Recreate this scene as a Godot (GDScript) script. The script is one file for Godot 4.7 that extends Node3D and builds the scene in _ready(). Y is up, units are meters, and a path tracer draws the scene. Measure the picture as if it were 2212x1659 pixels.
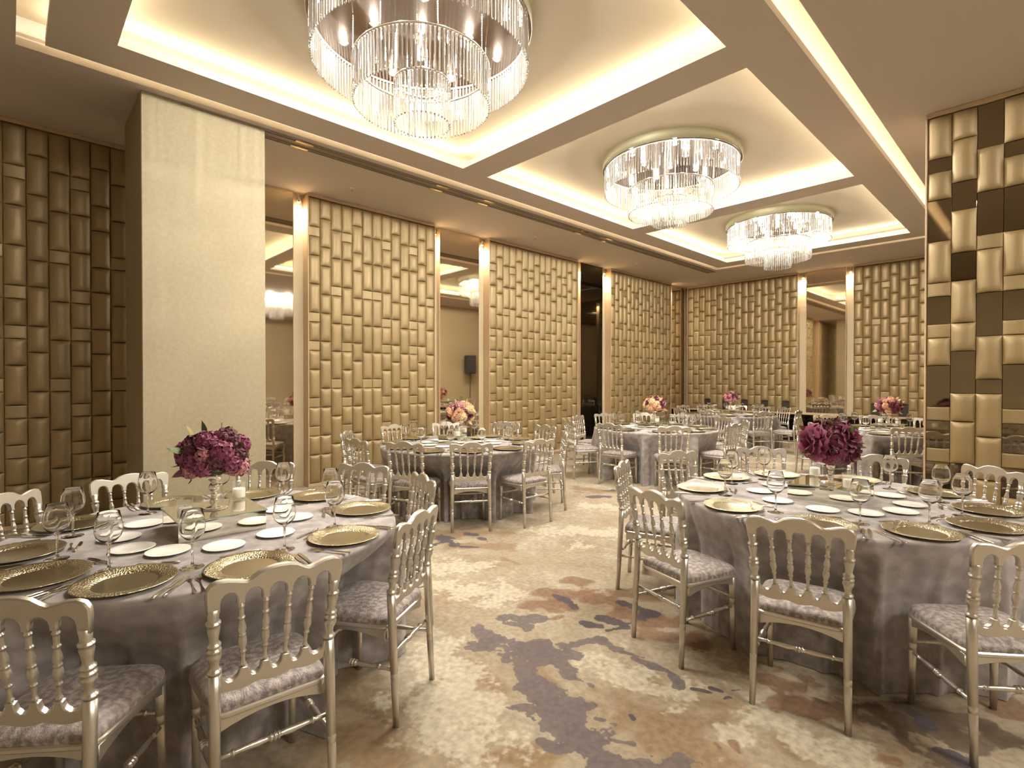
extends Node3D

# ------------------------------------------------------------------ helpers
var taken := {}
var M := {}
var rng := RandomNumberGenerator.new()
const CEIL := 4.19
const TOPC := 4.42
const TABLE_H := 0.765

func numbered(called: String) -> String:
	if not taken.has(called):
		taken[called] = 0
		return called
	taken[called] += 1
	return "%s_%03d" % [called, taken[called]]

func mb() -> SurfaceTool:
	var st := SurfaceTool.new()
	st.begin(Mesh.PRIMITIVE_TRIANGLES)
	return st

func done(st: SurfaceTool) -> ArrayMesh:
	st.generate_normals()
	return st.commit()

func part(called: String, mesh: Mesh, mat: Material, parent: Node, at := Transform3D()) -> MeshInstance3D:
	var o := MeshInstance3D.new()
	o.name = called
	o.mesh = mesh
	o.material_override = mat
	o.transform = at
	parent.add_child(o, true)
	return o

func tag(o: Node, label: String, category: String, group := "") -> void:
	o.set_meta("label", label)
	o.set_meta("category", category)
	if group != "":
		o.set_meta("group", group)

func thing(called: String, label: String, category: String, group := "", at := Transform3D()) -> Node3D:
	var o := Node3D.new()
	o.name = numbered(called)
	o.transform = at
	add_child(o, true)
	tag(o, label, category, group)
	return o

func struct(called: String, mesh: Mesh, mat: Material, label: String, at := Transform3D()) -> MeshInstance3D:
	var o := part(numbered(called), mesh, mat, self, at)
	o.set_meta("kind", "structure")
	o.set_meta("label", label)
	return o

func copy(o: Node3D, at: Transform3D, label: String) -> Node3D:
	var base := str(o.name)
	var c := o.duplicate() as Node3D
	c.name = numbered(base)
	c.transform = at
	add_child(c, true)
	c.set_meta("label", label)
	return c

func tri(st: SurfaceTool, a: Vector3, b: Vector3, c: Vector3) -> void:
	st.add_vertex(a)
	st.add_vertex(b)
	st.add_vertex(c)

# a, b, c, d run clockwise seen from outside
func quad(st: SurfaceTool, a: Vector3, b: Vector3, c: Vector3, d: Vector3) -> void:
	tri(st, a, b, c)
	tri(st, a, c, d)

# box with chamfered edges
func bx(st: SurfaceTool, c: Vector3, s: Vector3, t := Transform3D(), ch := 0.003) -> void:
	st.set_smooth_group(-1)
	var h := s / 2.0
	ch = minf(ch, minf(h.x, minf(h.y, h.z)) * 0.45)
	for ax in 3:
		for sg in [-1.0, 1.0]:
			var u := (ax + 1) % 3
			var v := (ax + 2) % 3
			var q := []
			for k in [[-1, -1], [1, -1], [1, 1], [-1, 1]]:
				var p := Vector3.ZERO
				p[ax] = h[ax] * sg
				p[u] = (h[u] - ch) * k[0]
				p[v] = (h[v] - ch) * k[1]
				q.append(t * (c + p))
			if sg > 0:
				quad(st, q[3], q[2], q[1], q[0])
			else:
				quad(st, q[0], q[1], q[2], q[3])
	if ch <= 0.0:
		return
	for ax in 3:
		var u := (ax + 1) % 3
		var v := (ax + 2) % 3
		for su in [-1.0, 1.0]:
			for sv in [-1.0, 1.0]:
				var q := []
				for k in [[-1.0, 0], [1.0, 0], [1.0, 1], [-1.0, 1]]:
					var p := Vector3.ZERO
					p[ax] = (h[ax] - ch) * k[0]
					p[u] = (h[u] if k[1] == 0 else h[u] - ch) * su
					p[v] = (h[v] - ch if k[1] == 0 else h[v]) * sv
					q.append(t * (c + p))
				if su * sv > 0:
					quad(st, q[0], q[1], q[2], q[3])
				else:
					quad(st, q[3], q[2], q[1], q[0])
	for sx in [-1.0, 1.0]:
		for sy in [-1.0, 1.0]:
			for sz in [-1.0, 1.0]:
				var a := t * (c + Vector3(h.x * sx, (h.y - ch) * sy, (h.z - ch) * sz))
				var b := t * (c + Vector3((h.x - ch) * sx, h.y * sy, (h.z - ch) * sz))
				var d := t * (c + Vector3((h.x - ch) * sx, (h.y - ch) * sy, h.z * sz))
				if sx * sy * sz > 0:
					tri(st, a, d, b)
				else:
					tri(st, a, b, d)

func box_mesh(c: Vector3, s: Vector3, ch := 0.003) -> ArrayMesh:
	var st := mb()
	bx(st, c, s, Transform3D(), ch)
	return done(st)

func box_between(x0: float, x1: float, y0: float, y1: float, z0: float, z1: float, ch := 0.003) -> ArrayMesh:
	return box_mesh(Vector3((x0 + x1) / 2, (y0 + y1) / 2, (z0 + z1) / 2), Vector3(absf(x1 - x0), absf(y1 - y0), absf(z1 - z0)), ch)

# profile of (radius, height) from bottom to top, turned about t's y axis
func lathe(st: SurfaceTool, prof: Array, seg := 16, t := Transform3D(), sg := 0) -> void:
	st.set_smooth_group(sg)
	for j in prof.size() - 1:
		var a: Vector2 = prof[j]
		var b: Vector2 = prof[j + 1]
		for i in seg:
			var p := TAU * i / seg
			var q := TAU * (i + 1) / seg
			var v00 := t * Vector3(a.x * cos(p), a.y, a.x * sin(p))
			var v10 := t * Vector3(a.x * cos(q), a.y, a.x * sin(q))
			var v11 := t * Vector3(b.x * cos(q), b.y, b.x * sin(q))
			var v01 := t * Vector3(b.x * cos(p), b.y, b.x * sin(p))
			if a.x > 0.00001:
				tri(st, v00, v10, v11)
			if b.x > 0.00001:
				tri(st, v00, v11, v01)

func axis(a: Vector3, b: Vector3) -> Transform3D:
	var y := (b - a)
	var l := y.length()
	y = y / l
	var x := Vector3.RIGHT if absf(y.x) < 0.9 else Vector3.BACK
	var z := x.cross(y).normalized()
	x = y.cross(z).normalized()
	return Transform3D(Basis(x, y * l, z), a)

# turned piece between two points; profile heights run 0..1
func turned(st: SurfaceTool, a: Vector3, b: Vector3, prof: Array, seg := 10) -> void:
	var p := [Vector2(0, 0)]
	p.append_array(prof)
	p.append(Vector2(0, 1))
	lathe(st, p, seg, axis(a, b))

func lathe_mesh(prof: Array, seg := 24) -> ArrayMesh:
	var st := mb()
	lathe(st, prof, seg)
	return done(st)

func tube(st: SurfaceTool, pts: Array, r: float, seg := 6) -> void:
	st.set_smooth_group(0)
	var rings := []
	for i in pts.size():
		var d: Vector3 = (pts[mini(i + 1, pts.size() - 1)] - pts[maxi(i - 1, 0)]).normalized()
		var x := (Vector3.UP if absf(d.y) < 0.9 else Vector3.RIGHT).cross(d).normalized()
		var z := d.cross(x).normalized()
		var ring := []
		for k in seg:
			ring.append(pts[i] + (x * cos(TAU * k / seg) + z * sin(TAU * k / seg)) * r)
		rings.append(ring)
	for i in rings.size() - 1:
		for k in seg:
			var n := (k + 1) % seg
			quad(st, rings[i][k], rings[i + 1][k], rings[i + 1][n], rings[i][n])

# flat plate cut to a polygon (counter-clockwise in x, y), thickness along z, chamfered
func plate(st: SurfaceTool, poly: PackedVector2Array, th: float, t := Transform3D(), ch := 0.003) -> void:
	st.set_smooth_group(-1)
	var n := poly.size()
	var ins := PackedVector2Array()
	for i in n:
		var e0 := (poly[i] - poly[(i + n - 1) % n]).normalized()
		var e1 := (poly[(i + 1) % n] - poly[i]).normalized()
		var nn := Vector2(-e0.y, e0.x) + Vector2(-e1.y, e1.x)
		nn = nn.normalized() if nn.length() > 0.01 else Vector2(-e0.y, e0.x)
		ins.append(poly[i] + nn * ch)
	var ix := Geometry2D.triangulate_polygon(ins)
	var h := th / 2
	for k in range(0, ix.size(), 3):
		var a := ins[ix[k]]
		var b := ins[ix[k + 1]]
		var c := ins[ix[k + 2]]
		if (b - a).cross(c - a) < 0:
			var sw := b
			b = c
			c = sw
		tri(st, t * Vector3(a.x, a.y, h), t * Vector3(c.x, c.y, h), t * Vector3(b.x, b.y, h))
		tri(st, t * Vector3(a.x, a.y, -h), t * Vector3(b.x, b.y, -h), t * Vector3(c.x, c.y, -h))
	for i in n:
		var j := (i + 1) % n
		var o0 := poly[i]
		var o1 := poly[j]
		var q0 := ins[i]
		var q1 := ins[j]
		st.set_smooth_group(1)
		quad(st, t * Vector3(o1.x, o1.y, ch - h), t * Vector3(o0.x, o0.y, ch - h), t * Vector3(o0.x, o0.y, h - ch), t * Vector3(o1.x, o1.y, h - ch))
		st.set_smooth_group(2)
		quad(st, t * Vector3(o1.x, o1.y, h - ch), t * Vector3(o0.x, o0.y, h - ch), t * Vector3(q0.x, q0.y, h), t * Vector3(q1.x, q1.y, h))
		st.set_smooth_group(3)
		quad(st, t * Vector3(q1.x, q1.y, -h), t * Vector3(q0.x, q0.y, -h), t * Vector3(o0.x, o0.y, ch - h), t * Vector3(o1.x, o1.y, ch - h))

func round_poly(pts: Array, radii: Array, n := 5) -> PackedVector2Array:
	var out := PackedVector2Array()
	var m := pts.size()
	for i in m:
		var p: Vector2 = pts[i]
		var a: Vector2 = (pts[(i + m - 1) % m] - p).normalized()
		var b: Vector2 = (pts[(i + 1) % m] - p).normalized()
		var r: float = radii[i]
		var p0 := p + a * r
		var p1 := p + b * r
		for k in n + 1:
			var u := float(k) / n
			out.append(p0.lerp(p, u).lerp(p.lerp(p1, u), u))
	return out

# ------------------------------------------------------------------ materials
func lin(r: float, g: float, b: float) -> Color:
	return Color(r, g, b).linear_to_srgb()

func mat(called: String, c: Color, rough := 0.6, metal := 0.0) -> StandardMaterial3D:
	var m := StandardMaterial3D.new()
	m.resource_name = called
	m.albedo_color = c
	m.roughness = rough
	m.metallic = metal
	M[called] = m
	return m

func noise_tex(freq: float, oct: int, ramp: Array, size := 512, kind := FastNoiseLite.TYPE_SIMPLEX_SMOOTH, sd := 1, normal := 0.0) -> NoiseTexture2D:
	var n := FastNoiseLite.new()
	n.noise_type = kind
	n.seed = sd
	n.frequency = freq
	n.fractal_octaves = oct
	var t := NoiseTexture2D.new()
	t.width = size
	t.height = size
	t.seamless = true
	t.noise = n
	if normal > 0.0:
		t.as_normal_map = true
		t.bump_strength = normal
	if ramp.size():
		var g := Gradient.new()
		g.offsets = PackedFloat32Array(ramp.map(func(e): return e[0]))
		g.colors = PackedColorArray(ramp.map(func(e): return e[1]))
		t.color_ramp = g
	return t

func tri_map(m: StandardMaterial3D, scale: float, world := false) -> void:
	m.uv1_triplanar = true
	m.uv1_world_triplanar = world
	m.uv1_scale = Vector3.ONE * scale

func grey(a: float) -> Color:
	return Color(a, a, a)

func materials() -> void:
	var m: StandardMaterial3D
	# painted ceilings
	m = mat("ceiling_paint", lin(0.55, 0.485, 0.425), 0.85)
	m = mat("coffer_paint", lin(0.56, 0.485, 0.38), 0.85)
	m = mat("cavity_paint", lin(0.75, 0.66, 0.48), 0.85)
	# plaster / wallcovering of the free-standing pillar
	m = mat("wallcovering", Color.WHITE, 0.7)
	m.albedo_texture = noise_tex(0.05, 5, [[0.0, lin(0.285, 0.24, 0.153)], [0.5, lin(0.31, 0.262, 0.168)], [1.0, lin(0.335, 0.285, 0.188)]], 512)
	m.heightmap_enabled = true
	m.heightmap_texture = noise_tex(0.15, 3, [], 512)
	m.heightmap_scale = 0.04
	tri_map(m, 0.7)
	m = mat("cream_wall", lin(0.50, 0.42, 0.28), 0.75)
	# oak veneer
	m = mat("oak", Color.WHITE, 0.42)
	m.albedo_texture = noise_tex(0.02, 4, [[0.0, lin(0.44, 0.31, 0.185)], [0.5, lin(0.50, 0.36, 0.22)], [1.0, lin(0.56, 0.41, 0.255)]], 512)
	m.uv1_triplanar = true
	m.uv1_scale = Vector3(6.0, 0.35, 6.0)
	m = mat("dark_backing", lin(0.03, 0.022, 0.015), 0.7)
	# padded wall upholstery: satin bronze leatherette
	var weave := noise_tex(0.09, 3, [], 256)
	for e in [["padding", 0.30, 0.215, 0.10], ["padding_pale", 0.315, 0.225, 0.106], ["padding_deep", 0.285, 0.205, 0.095]]:
		m = mat(e[0], lin(e[1], e[2], e[3]), 0.46)
		m.metallic = 0.3
		m.metallic_specular = 0.6
		m.heightmap_enabled = true
		m.heightmap_texture = weave
		m.heightmap_scale = 0.05
		tri_map(m, 8.0)
	# mirrors
	m = mat("bronze_mirror", lin(0.76, 0.67, 0.54), 0.03, 1.0)
	m = mat("column_mirror", lin(0.30, 0.245, 0.175), 0.04, 1.0)
	m = mat("black_mirror", lin(0.075, 0.065, 0.05), 0.04, 1.0)
	m = mat("clear_mirror", lin(0.80, 0.78, 0.68), 0.02, 1.0)
	m = mat("glass_edge", lin(0.28, 0.38, 0.28), 0.1, 0.2)
	# chair: champagne silver lacquer
	m = mat("chair_lacquer", lin(0.62, 0.58, 0.51), 0.33, 0.85)
	m.clearcoat_enabled = true
	m.clearcoat = 0.3
	m.clearcoat_roughness = 0.25
	# crushed velvet of the seats
	m = mat("seat_velvet", Color.WHITE, 0.55)
	m.albedo_texture = noise_tex(0.014, 6, [[0.0, lin(0.11, 0.088, 0.085)], [0.42, lin(0.22, 0.184, 0.175)], [0.6, lin(0.36, 0.305, 0.285)], [1.0, lin(0.54, 0.47, 0.43)]], 512, FastNoiseLite.TYPE_SIMPLEX_SMOOTH, 7)
	m.rim_enabled = true
	m.rim = 0.5
	m.rim_tint = 0.5
	m.heightmap_enabled = true
	m.heightmap_texture = noise_tex(0.06, 4, [], 512, FastNoiseLite.TYPE_SIMPLEX_SMOOTH, 9)
	m.heightmap_scale = 0.25
	tri_map(m, 4.0)
	# tablecloth: grey lavender velvet
	m = mat("cloth_velvet", Color.WHITE, 0.6)
	m.albedo_texture = noise_tex(0.02, 6, [[0.0, lin(0.19, 0.168, 0.165)], [0.42, lin(0.265, 0.235, 0.23)], [0.6, lin(0.33, 0.295, 0.285)], [1.0, lin(0.46, 0.415, 0.395)]], 512, FastNoiseLite.TYPE_SIMPLEX_SMOOTH, 11)
	m.rim_enabled = true
	m.rim = 0.6
	m.rim_tint = 0.6
	m.metallic_specular = 0.25
	m.heightmap_enabled = true
	m.heightmap_texture = noise_tex(0.05, 4, [], 512, FastNoiseLite.TYPE_SIMPLEX_SMOOTH, 13)
	m.heightmap_scale = 0.12
	tri_map(m, 0.9)
	# tableware
	m = mat("gold_plate", lin(0.45, 0.39, 0.26), 0.3, 1.0)
	m = mat("gold_rim", lin(0.42, 0.36, 0.235), 0.3, 1.0)
	m.normal_enabled = true
	m.normal_texture = noise_tex(0.06, 1, [], 512, FastNoiseLite.TYPE_CELLULAR, 5, 9.0)
	m.normal_scale = 1.0
	tri_map(m, 5.0)
	m = mat("porcelain", lin(0.86, 0.84, 0.79), 0.18)
	m = mat("steel", lin(0.72, 0.69, 0.63), 0.14, 1.0)
	m = mat("wax", lin(0.88, 0.84, 0.74), 0.45)
	m.subsurf_scatter_enabled = true
	m.subsurf_scatter_strength = 0.25
	m = mat("goblet_glass", Color(1, 1, 1, 0.0), 0.0)
	m.refraction_enabled = true
	m.refraction_scale = 0.05
	m = mat("candle_glass", Color(1, 1, 1, 0.04), 0.0)
	m.transparency = BaseMaterial3D.TRANSPARENCY_ALPHA
	m = mat("crystal", Color(1.0, 1.0, 1.0, 0.022), 0.0)
	m.refraction_enabled = true
	m.refraction_scale = 0.055
	m = mat("vase_crystal", lin(0.93, 0.91, 0.86), 0.03, 0.85)
	# fittings
	m = mat("canopy_metal", lin(0.27, 0.25, 0.17), 0.45, 0.3)
	m = mat("canopy_mirror", lin(0.36, 0.29, 0.25), 0.12, 1.0)
	m = mat("chrome", lin(0.75, 0.72, 0.66), 0.12, 1.0)
	m = mat("bulb_glow", Color.WHITE, 0.5)
	m.emission_enabled = true
	m.emission = Color(1.0, 0.93, 0.8)
	m.emission_energy_multiplier = 18.0
	m = mat("strip_glow", Color.WHITE, 0.5)
	m.emission_enabled = true
	m.emission = Color(1.0, 0.88, 0.6)
	m.emission_energy_multiplier = 3.0
	m = mat("diffuser_bronze", lin(0.26, 0.205, 0.155), 0.45, 0.3)
	m = mat("reflector_gold", lin(0.7, 0.52, 0.25), 0.2, 1.0)
	m = mat("recess_board", Color.WHITE, 0.55)
	m.albedo_texture = noise_tex(0.03, 4, [[0.0, lin(0.66, 0.60, 0.48)], [1.0, lin(0.78, 0.73, 0.62)]], 256, FastNoiseLite.TYPE_SIMPLEX_SMOOTH, 17)
	tri_map(m, 2.0)
	m = mat("white_paint", lin(0.72, 0.68, 0.6), 0.6)
	m = mat("black_plastic", lin(0.02, 0.02, 0.02), 0.5)
	# flowers and leaves
	for e in [["burgundy", 0.095, 0.016, 0.032], ["magenta", 0.21, 0.035, 0.085], ["mauve", 0.27, 0.095, 0.14], ["pink", 0.46, 0.19, 0.20], ["peach", 0.62, 0.33, 0.20], ["cream", 0.68, 0.50, 0.28], ["leaf_green", 0.09, 0.12, 0.03], ["olive", 0.22, 0.19, 0.05], ["rust_leaf", 0.26, 0.10, 0.05], ["berry", 0.19, 0.15, 0.055]]:
		m = mat(e[0], lin(e[1], e[2], e[3]), 0.6)
		m.rim_enabled = true
		m.rim = 0.35

# ------------------------------------------------------------------ carpet dye pattern (world metres)
const CARPET_X := -5.4
const CARPET_Z := -6.6
const CARPET_SIDE := 6.2
const STAINS := [["G",-2.44,-1.18,-2.10,-1.17,0.2], ["G",-2.03,-0.98,-1.83,-1.09,0.15], ["G",-1.60,-1.42,-1.43,-1.54,0.08], ["T",-1.46,-2.12,-1.22,-2.09,0.1], ["T",-1.19,-2.04,-1.06,-2.02,0.12], ["T",-1.31,-1.95,-1.31,-1.95,0.08], ["T",-1.93,-2.02,-1.77,-1.98,0.05], ["T",-1.60,-2.10,-1.49,-2.09,0.05], ["T",-2.10,-1.75,-1.90,-1.74,0.07], ["T",-1.19,-2.15,-1.03,-2.32,0.1], ["T",-1.15,-2.03,-0.96,-2.08,0.1], ["T",-0.81,-2.34,-0.75,-2.33,0.08], ["T",-1.17,-2.36,-1.05,-2.47,0.06], ["W",-2.43,-1.77,-2.10,-1.64,0.14], ["W",-2.13,-1.51,-1.86,-1.60,0.15], ["W",-1.92,-1.36,-1.71,-1.42,0.15], ["W",-1.75,-2.30,-1.53,-2.29,0.11], ["W",-1.53,-2.29,-1.28,-2.35,0.11], ["W",-3.16,-2.31,-2.72,-2.58,0.12], ["W",-2.68,-2.38,-2.68,-2.38,0.08], ["W",-3.58,-3.99,-3.10,-4.33,0.15], ["W",-0.96,-2.26,-0.92,-2.52,0.09], ["W",-0.75,-2.45,-0.57,-2.49,0.1], ["W",-3.97,-5.09,-3.68,-5.24,0.12], ["W",-3.49,-4.12,-3.15,-4.30,0.1], ["W",-3.07,-3.78,-2.95,-3.87,0.08], ["W",-3.49,-2.54,-3.34,-2.76,0.12], ["R",-2.57,-3.06,-2.46,-3.18,0.06], ["R",-2.53,-2.82,-2.31,-2.93,0.1], ["R",-2.46,-2.57,-2.29,-2.72,0.08], ["R",-2.31,-2.93,-2.08,-3.01,0.1], ["R",-2.18,-3.15,-1.93,-3.29,0.08], ["R",-1.95,-2.92,-1.65,-3.03,0.12], ["R",-1.72,-2.83,-1.49,-2.89,0.09], ["R",-2.23,-2.53,-2.21,-2.58,0.03], ["G",-4.22,-3.07,-3.98,-3.43,0.16], ["G",-3.88,-2.95,-3.56,-3.27,0.12], ["G",-3.56,-2.88,-3.56,-2.88,0.04], ["G",-3.31,-3.07,-3.10,-3.05,0.03], ["G",-4.70,-5.81,-4.56,-5.85,0.09], ["G",-4.42,-5.79,-4.17,-5.95,0.11], ["R",-1.02,-2.81,-0.87,-2.82,0.1], ["R",-0.86,-2.68,-0.70,-2.76,0.1], ["R",-0.99,-2.15,-0.97,-2.14,0.015], ["R",-0.94,-2.20,-0.90,-2.17,0.02], ["R",-0.47,-2.56,-0.44,-2.57,0.03], ["R",-0.22,-3.42,-0.13,-3.36,0.1], ["R",-1.51,-2.95,-1.42,-2.92,0.08], ["D",-0.55,-2.85,-0.35,-2.93,0.08], ["D",-0.45,-3.01,-0.26,-3.12,0.1], ["D",-0.39,-2.78,-0.30,-2.70,0.08], ["D",-0.24,-2.91,-0.14,-3.08,0.08], ["D",-0.11,-3.05,-0.11,-3.05,0.06], ["D",-0.51,-2.86,-0.41,-2.73,0.05], ["D",-0.83,-2.80,-0.76,-2.80,0.025], ["P",-2.49,-2.09,-2.31,-2.07,0.06], ["P",-2.33,-1.90,-2.18,-2.00,0.05], ["P",-2.24,-2.03,-1.97,-2.12,0.085], ["P",-2.12,-2.01,-2.08,-2.22,0.05], ["P",-2.04,-2.00,-1.83,-1.89,0.07], ["P",-2.00,-2.16,-1.88,-2.26,0.05], ["P",-1.95,-2.30,-1.87,-2.52,0.04], ["P",-1.87,-2.52,-1.73,-2.48,0.04], ["P",-1.69,-2.49,-1.58,-2.53,0.025], ["P",-1.61,-2.49,-1.40,-2.50,0.025], ["P",-1.40,-2.50,-1.31,-2.42,0.025], ["P",-1.88,-2.16,-1.73,-2.09,0.05], ["P",-1.73,-2.09,-1.61,-2.11,0.03], ["P",-1.83,-1.89,-1.70,-1.86,0.08], ["P",-1.75,-1.71,-1.65,-1.78,0.045], ["P",-1.67,-1.83,-1.57,-1.93,0.06], ["P",-1.57,-1.93,-1.50,-2.00,0.03], ["P",-1.59,-1.83,-1.35,-1.79,0.09], ["P",-1.38,-1.84,-1.26,-1.74,0.09], ["P",-1.31,-1.85,-1.23,-1.89,0.02], ["P",-1.27,-1.71,-1.03,-1.89,0.06], ["P",-2.49,-2.29,-2.30,-2.45,0.05], ["P",-2.39,-2.26,-2.27,-2.32,0.04], ["P",-1.51,-1.63,-1.43,-1.64,0.02], ["N",-2.47,-2.80,-2.27,-2.77,0.025], ["N",-2.38,-2.81,-2.25,-2.76,0.03], ["N",-2.06,-2.63,-1.96,-2.65,0.04], ["N",-2.03,-2.74,-1.88,-2.79,0.045], ["N",-1.90,-2.64,-1.85,-2.76,0.03], ["N",-2.08,-3.05,-1.83,-3.04,0.05], ["N",-1.85,-2.95,-1.81,-3.07,0.03], ["N",-1.34,-2.05,-1.32,-2.04,0.012], ["N",-4.19,-3.05,-3.91,-3.01,0.06], ["N",-4.05,-3.31,-3.99,-3.32,0.05], ["N",-3.83,-3.29,-3.74,-3.28,0.05], ["N",-3.78,-3.00,-3.67,-3.09,0.02], ["N",-4.07,-2.84,-4.01,-2.85,0.04], ["N",-4.54,-5.61,-4.46,-5.65,0.03], ["N",-4.23,-5.51,-4.07,-5.68,0.06], ["N",-4.30,-5.97,-4.27,-6.06,0.05], ["N",-0.34,-2.78,-0.28,-2.79,0.03], ["N",-0.29,-2.78,-0.23,-2.76,0.04], ["N",-0.45,-3.00,-0.39,-2.95,0.03], ["N",-1.10,-2.48,-1.09,-2.51,0.015], ["N",-1.10,-2.58,-1.08,-2.61,0.015], ["N",-1.18,-2.52,-1.14,-2.53,0.012], ["N",-1.24,-2.45,-1.17,-2.48,0.012]]
const DYES := {"W": [0.70, 0.61, 0.45], "T": [0.36, 0.235, 0.125], "R": [0.27, 0.135, 0.06], "P": [0.185, 0.14, 0.135], "N": [0.085, 0.062, 0.078], "D": [0.13, 0.075, 0.034], "G": [0.34, 0.215, 0.095]}

func carpet_texture() -> ImageTexture:
	var n := 1800
	var fields := []
	for e in [[3, 0.004, 5], [5, 0.02, 4], [8, 0.07, 3], [21, 0.009, 5]]:
		var f := FastNoiseLite.new()
		f.noise_type = FastNoiseLite.TYPE_SIMPLEX_SMOOTH
		f.seed = e[0]
		f.frequency = e[1]
		f.fractal_octaves = e[2]
		fields.append(f.get_seamless_image(n, n).get_data())
	var big: PackedByteArray = fields[0]
	var mid: PackedByteArray = fields[1]
	var fine: PackedByteArray = fields[2]
	var warp: PackedByteArray = fields[3]
	var lut := []
	for i in 256:
		var u := i / 255.0
		var c: Vector3
		if u < 0.33:
			c = Vector3(0.355, 0.245, 0.14).lerp(Vector3(0.45, 0.345, 0.22), u / 0.33)
		elif u < 0.55:
			c = Vector3(0.45, 0.345, 0.22).lerp(Vector3(0.51, 0.415, 0.285), (u - 0.33) / 0.22)
		else:
			c = Vector3(0.51, 0.415, 0.285).lerp(Vector3(0.70, 0.61, 0.46), minf(1.0, (u - 0.55) / 0.3))
		lut.append(c)
	var px := PackedVector3Array()
	px.resize(n * n)
	for i in n * n:
		px[i] = lut[clampi(int(big[i] * 0.6 + mid[i] * 0.4), 0, 255)]
	for s in STAINS:
		var dye: Array = DYES[s[0]]
		var dv := Vector3(dye[0], dye[1], dye[2])
		var soft: bool = s[0] in ["W", "T", "G", "D", "R"]
		var k := n / CARPET_SIDE
		var ax: float = (s[1] - CARPET_X) * k
		var az: float = (s[2] - CARPET_Z) * k
		var bx_: float = (s[3] - CARPET_X) * k
		var bz: float = (s[4] - CARPET_Z) * k
		var r: float = s[5] * k
		var reach := r * 2.4 + 8.0
		var dx := bx_ - ax
		var dz := bz - az
		var ll := dx * dx + dz * dz + 0.001
		var z0 := maxi(0, int(minf(az, bz) - reach))
		var z1 := mini(n - 1, int(maxf(az, bz) + reach))
		var x0 := maxi(0, int(minf(ax, bx_) - reach))
		var x1 := mini(n - 1, int(maxf(ax, bx_) + reach))
		var edge := 0.5 if soft else 0.10
		for z in range(z0, z1 + 1):
			for x in range(x0, x1 + 1):
				var t := clampf(((x - ax) * dx + (z - az) * dz) / ll, 0.0, 1.0)
				var qx := x - ax - dx * t
				var qz := z - az - dz * t
				var d := sqrt(qx * qx + qz * qz) / r
				if d > 2.6:
					continue
				var i := z * n + x
				var w := (warp[i] - 128) * 0.0085 + (mid[i] - 128) * 0.0075 + (fine[i] - 128) * 0.0035
				var a := clampf((1.0 - d + w) / edge + 0.5, 0.0, 1.0)
				if a > 0.0:
					px[i] = px[i].lerp(dv, a * (0.85 if soft else 0.93))
	var bytes := PackedByteArray()
	bytes.resize(n * n * 3)
	var gam := PackedByteArray()
	gam.resize(1025)
	for i in 1025:
		gam[i] = int(clampf(Color(i / 1024.0, 0, 0).linear_to_srgb().r * 255.0, 0, 255))
	var j := 0
	for i in n * n:
		var g := 0.38 + fine[i] * 0.0012
		var c := px[i]
		bytes[j] = gam[int(c.x * g * 1024)]
		bytes[j + 1] = gam[int(c.y * g * 1024)]
		bytes[j + 2] = gam[int(c.z * g * 1024)]
		j += 3
	return ImageTexture.create_from_image(Image.create_from_data(n, n, false, Image.FORMAT_RGB8, bytes))

func floor_mesh(x0: float, x1: float, z0: float, z1: float) -> ArrayMesh:
	var st := mb()
	st.set_smooth_group(-1)
	var c := [Vector3(x0, 0, z0), Vector3(x1, 0, z0), Vector3(x1, 0, z1), Vector3(x0, 0, z1)]
	for k in [0, 1, 2, 0, 2, 3]:
		st.set_uv(Vector2((c[k].x - CARPET_X) / CARPET_SIDE, (c[k].z - CARPET_Z) / CARPET_SIDE))
		st.add_vertex(c[k])
	st.set_uv(Vector2.ZERO)
	bx(st, Vector3((x0 + x1) / 2, -0.11, (z0 + z1) / 2), Vector3(x1 - x0, 0.2, z1 - z0), Transform3D(), 0.0)
	return done(st)

# ------------------------------------------------------------------ lights
const COVE := Color(1.0, 0.94, 0.79)
const LAMP := Color(1.0, 0.978, 0.93)
const SPOT := Color(1.0, 0.94, 0.82)
var cove_energy := 1.0
var bulb_energy := 1.0

# a strip light: its own thing with a glowing strip and an area light of the same size in front of it
func strip_light(a: Vector3, b: Vector3, towards: Vector3, energy: float, label: String) -> void:
	var mid := (a + b) / 2
	var along := (b - a).normalized()
	var l := (b - a).length()
	var f := towards.normalized()
	var bs := Basis(along, f.cross(along).normalized() * -1.0, f * -1.0)
	if bs.determinant() < 0:
		bs = Basis(-along, bs.y, bs.z)
	var t := thing("cove_light", label, "strip light", "hidden cove strip lights", Transform3D(bs.orthonormalized(), mid))
	part("housing", box_mesh(Vector3(0, 0, 0.008), Vector3(l, 0.026, 0.012), 0.001), M.white_paint, t)
	part("glowing_strip", box_mesh(Vector3.ZERO, Vector3(l, 0.018, 0.004), 0.0005), M.strip_glow, t)
	var li := AreaLight3D.new()
	li.name = "strip_glow_light"
	li.area_size = Vector2(l, 0.02)
	li.light_energy = energy * l
	li.light_color = COVE
	li.area_range = 30.0
	li.shadow_enabled = true
	li.position = Vector3(0, 0, -0.006)
	t.add_child(li, true)

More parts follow.
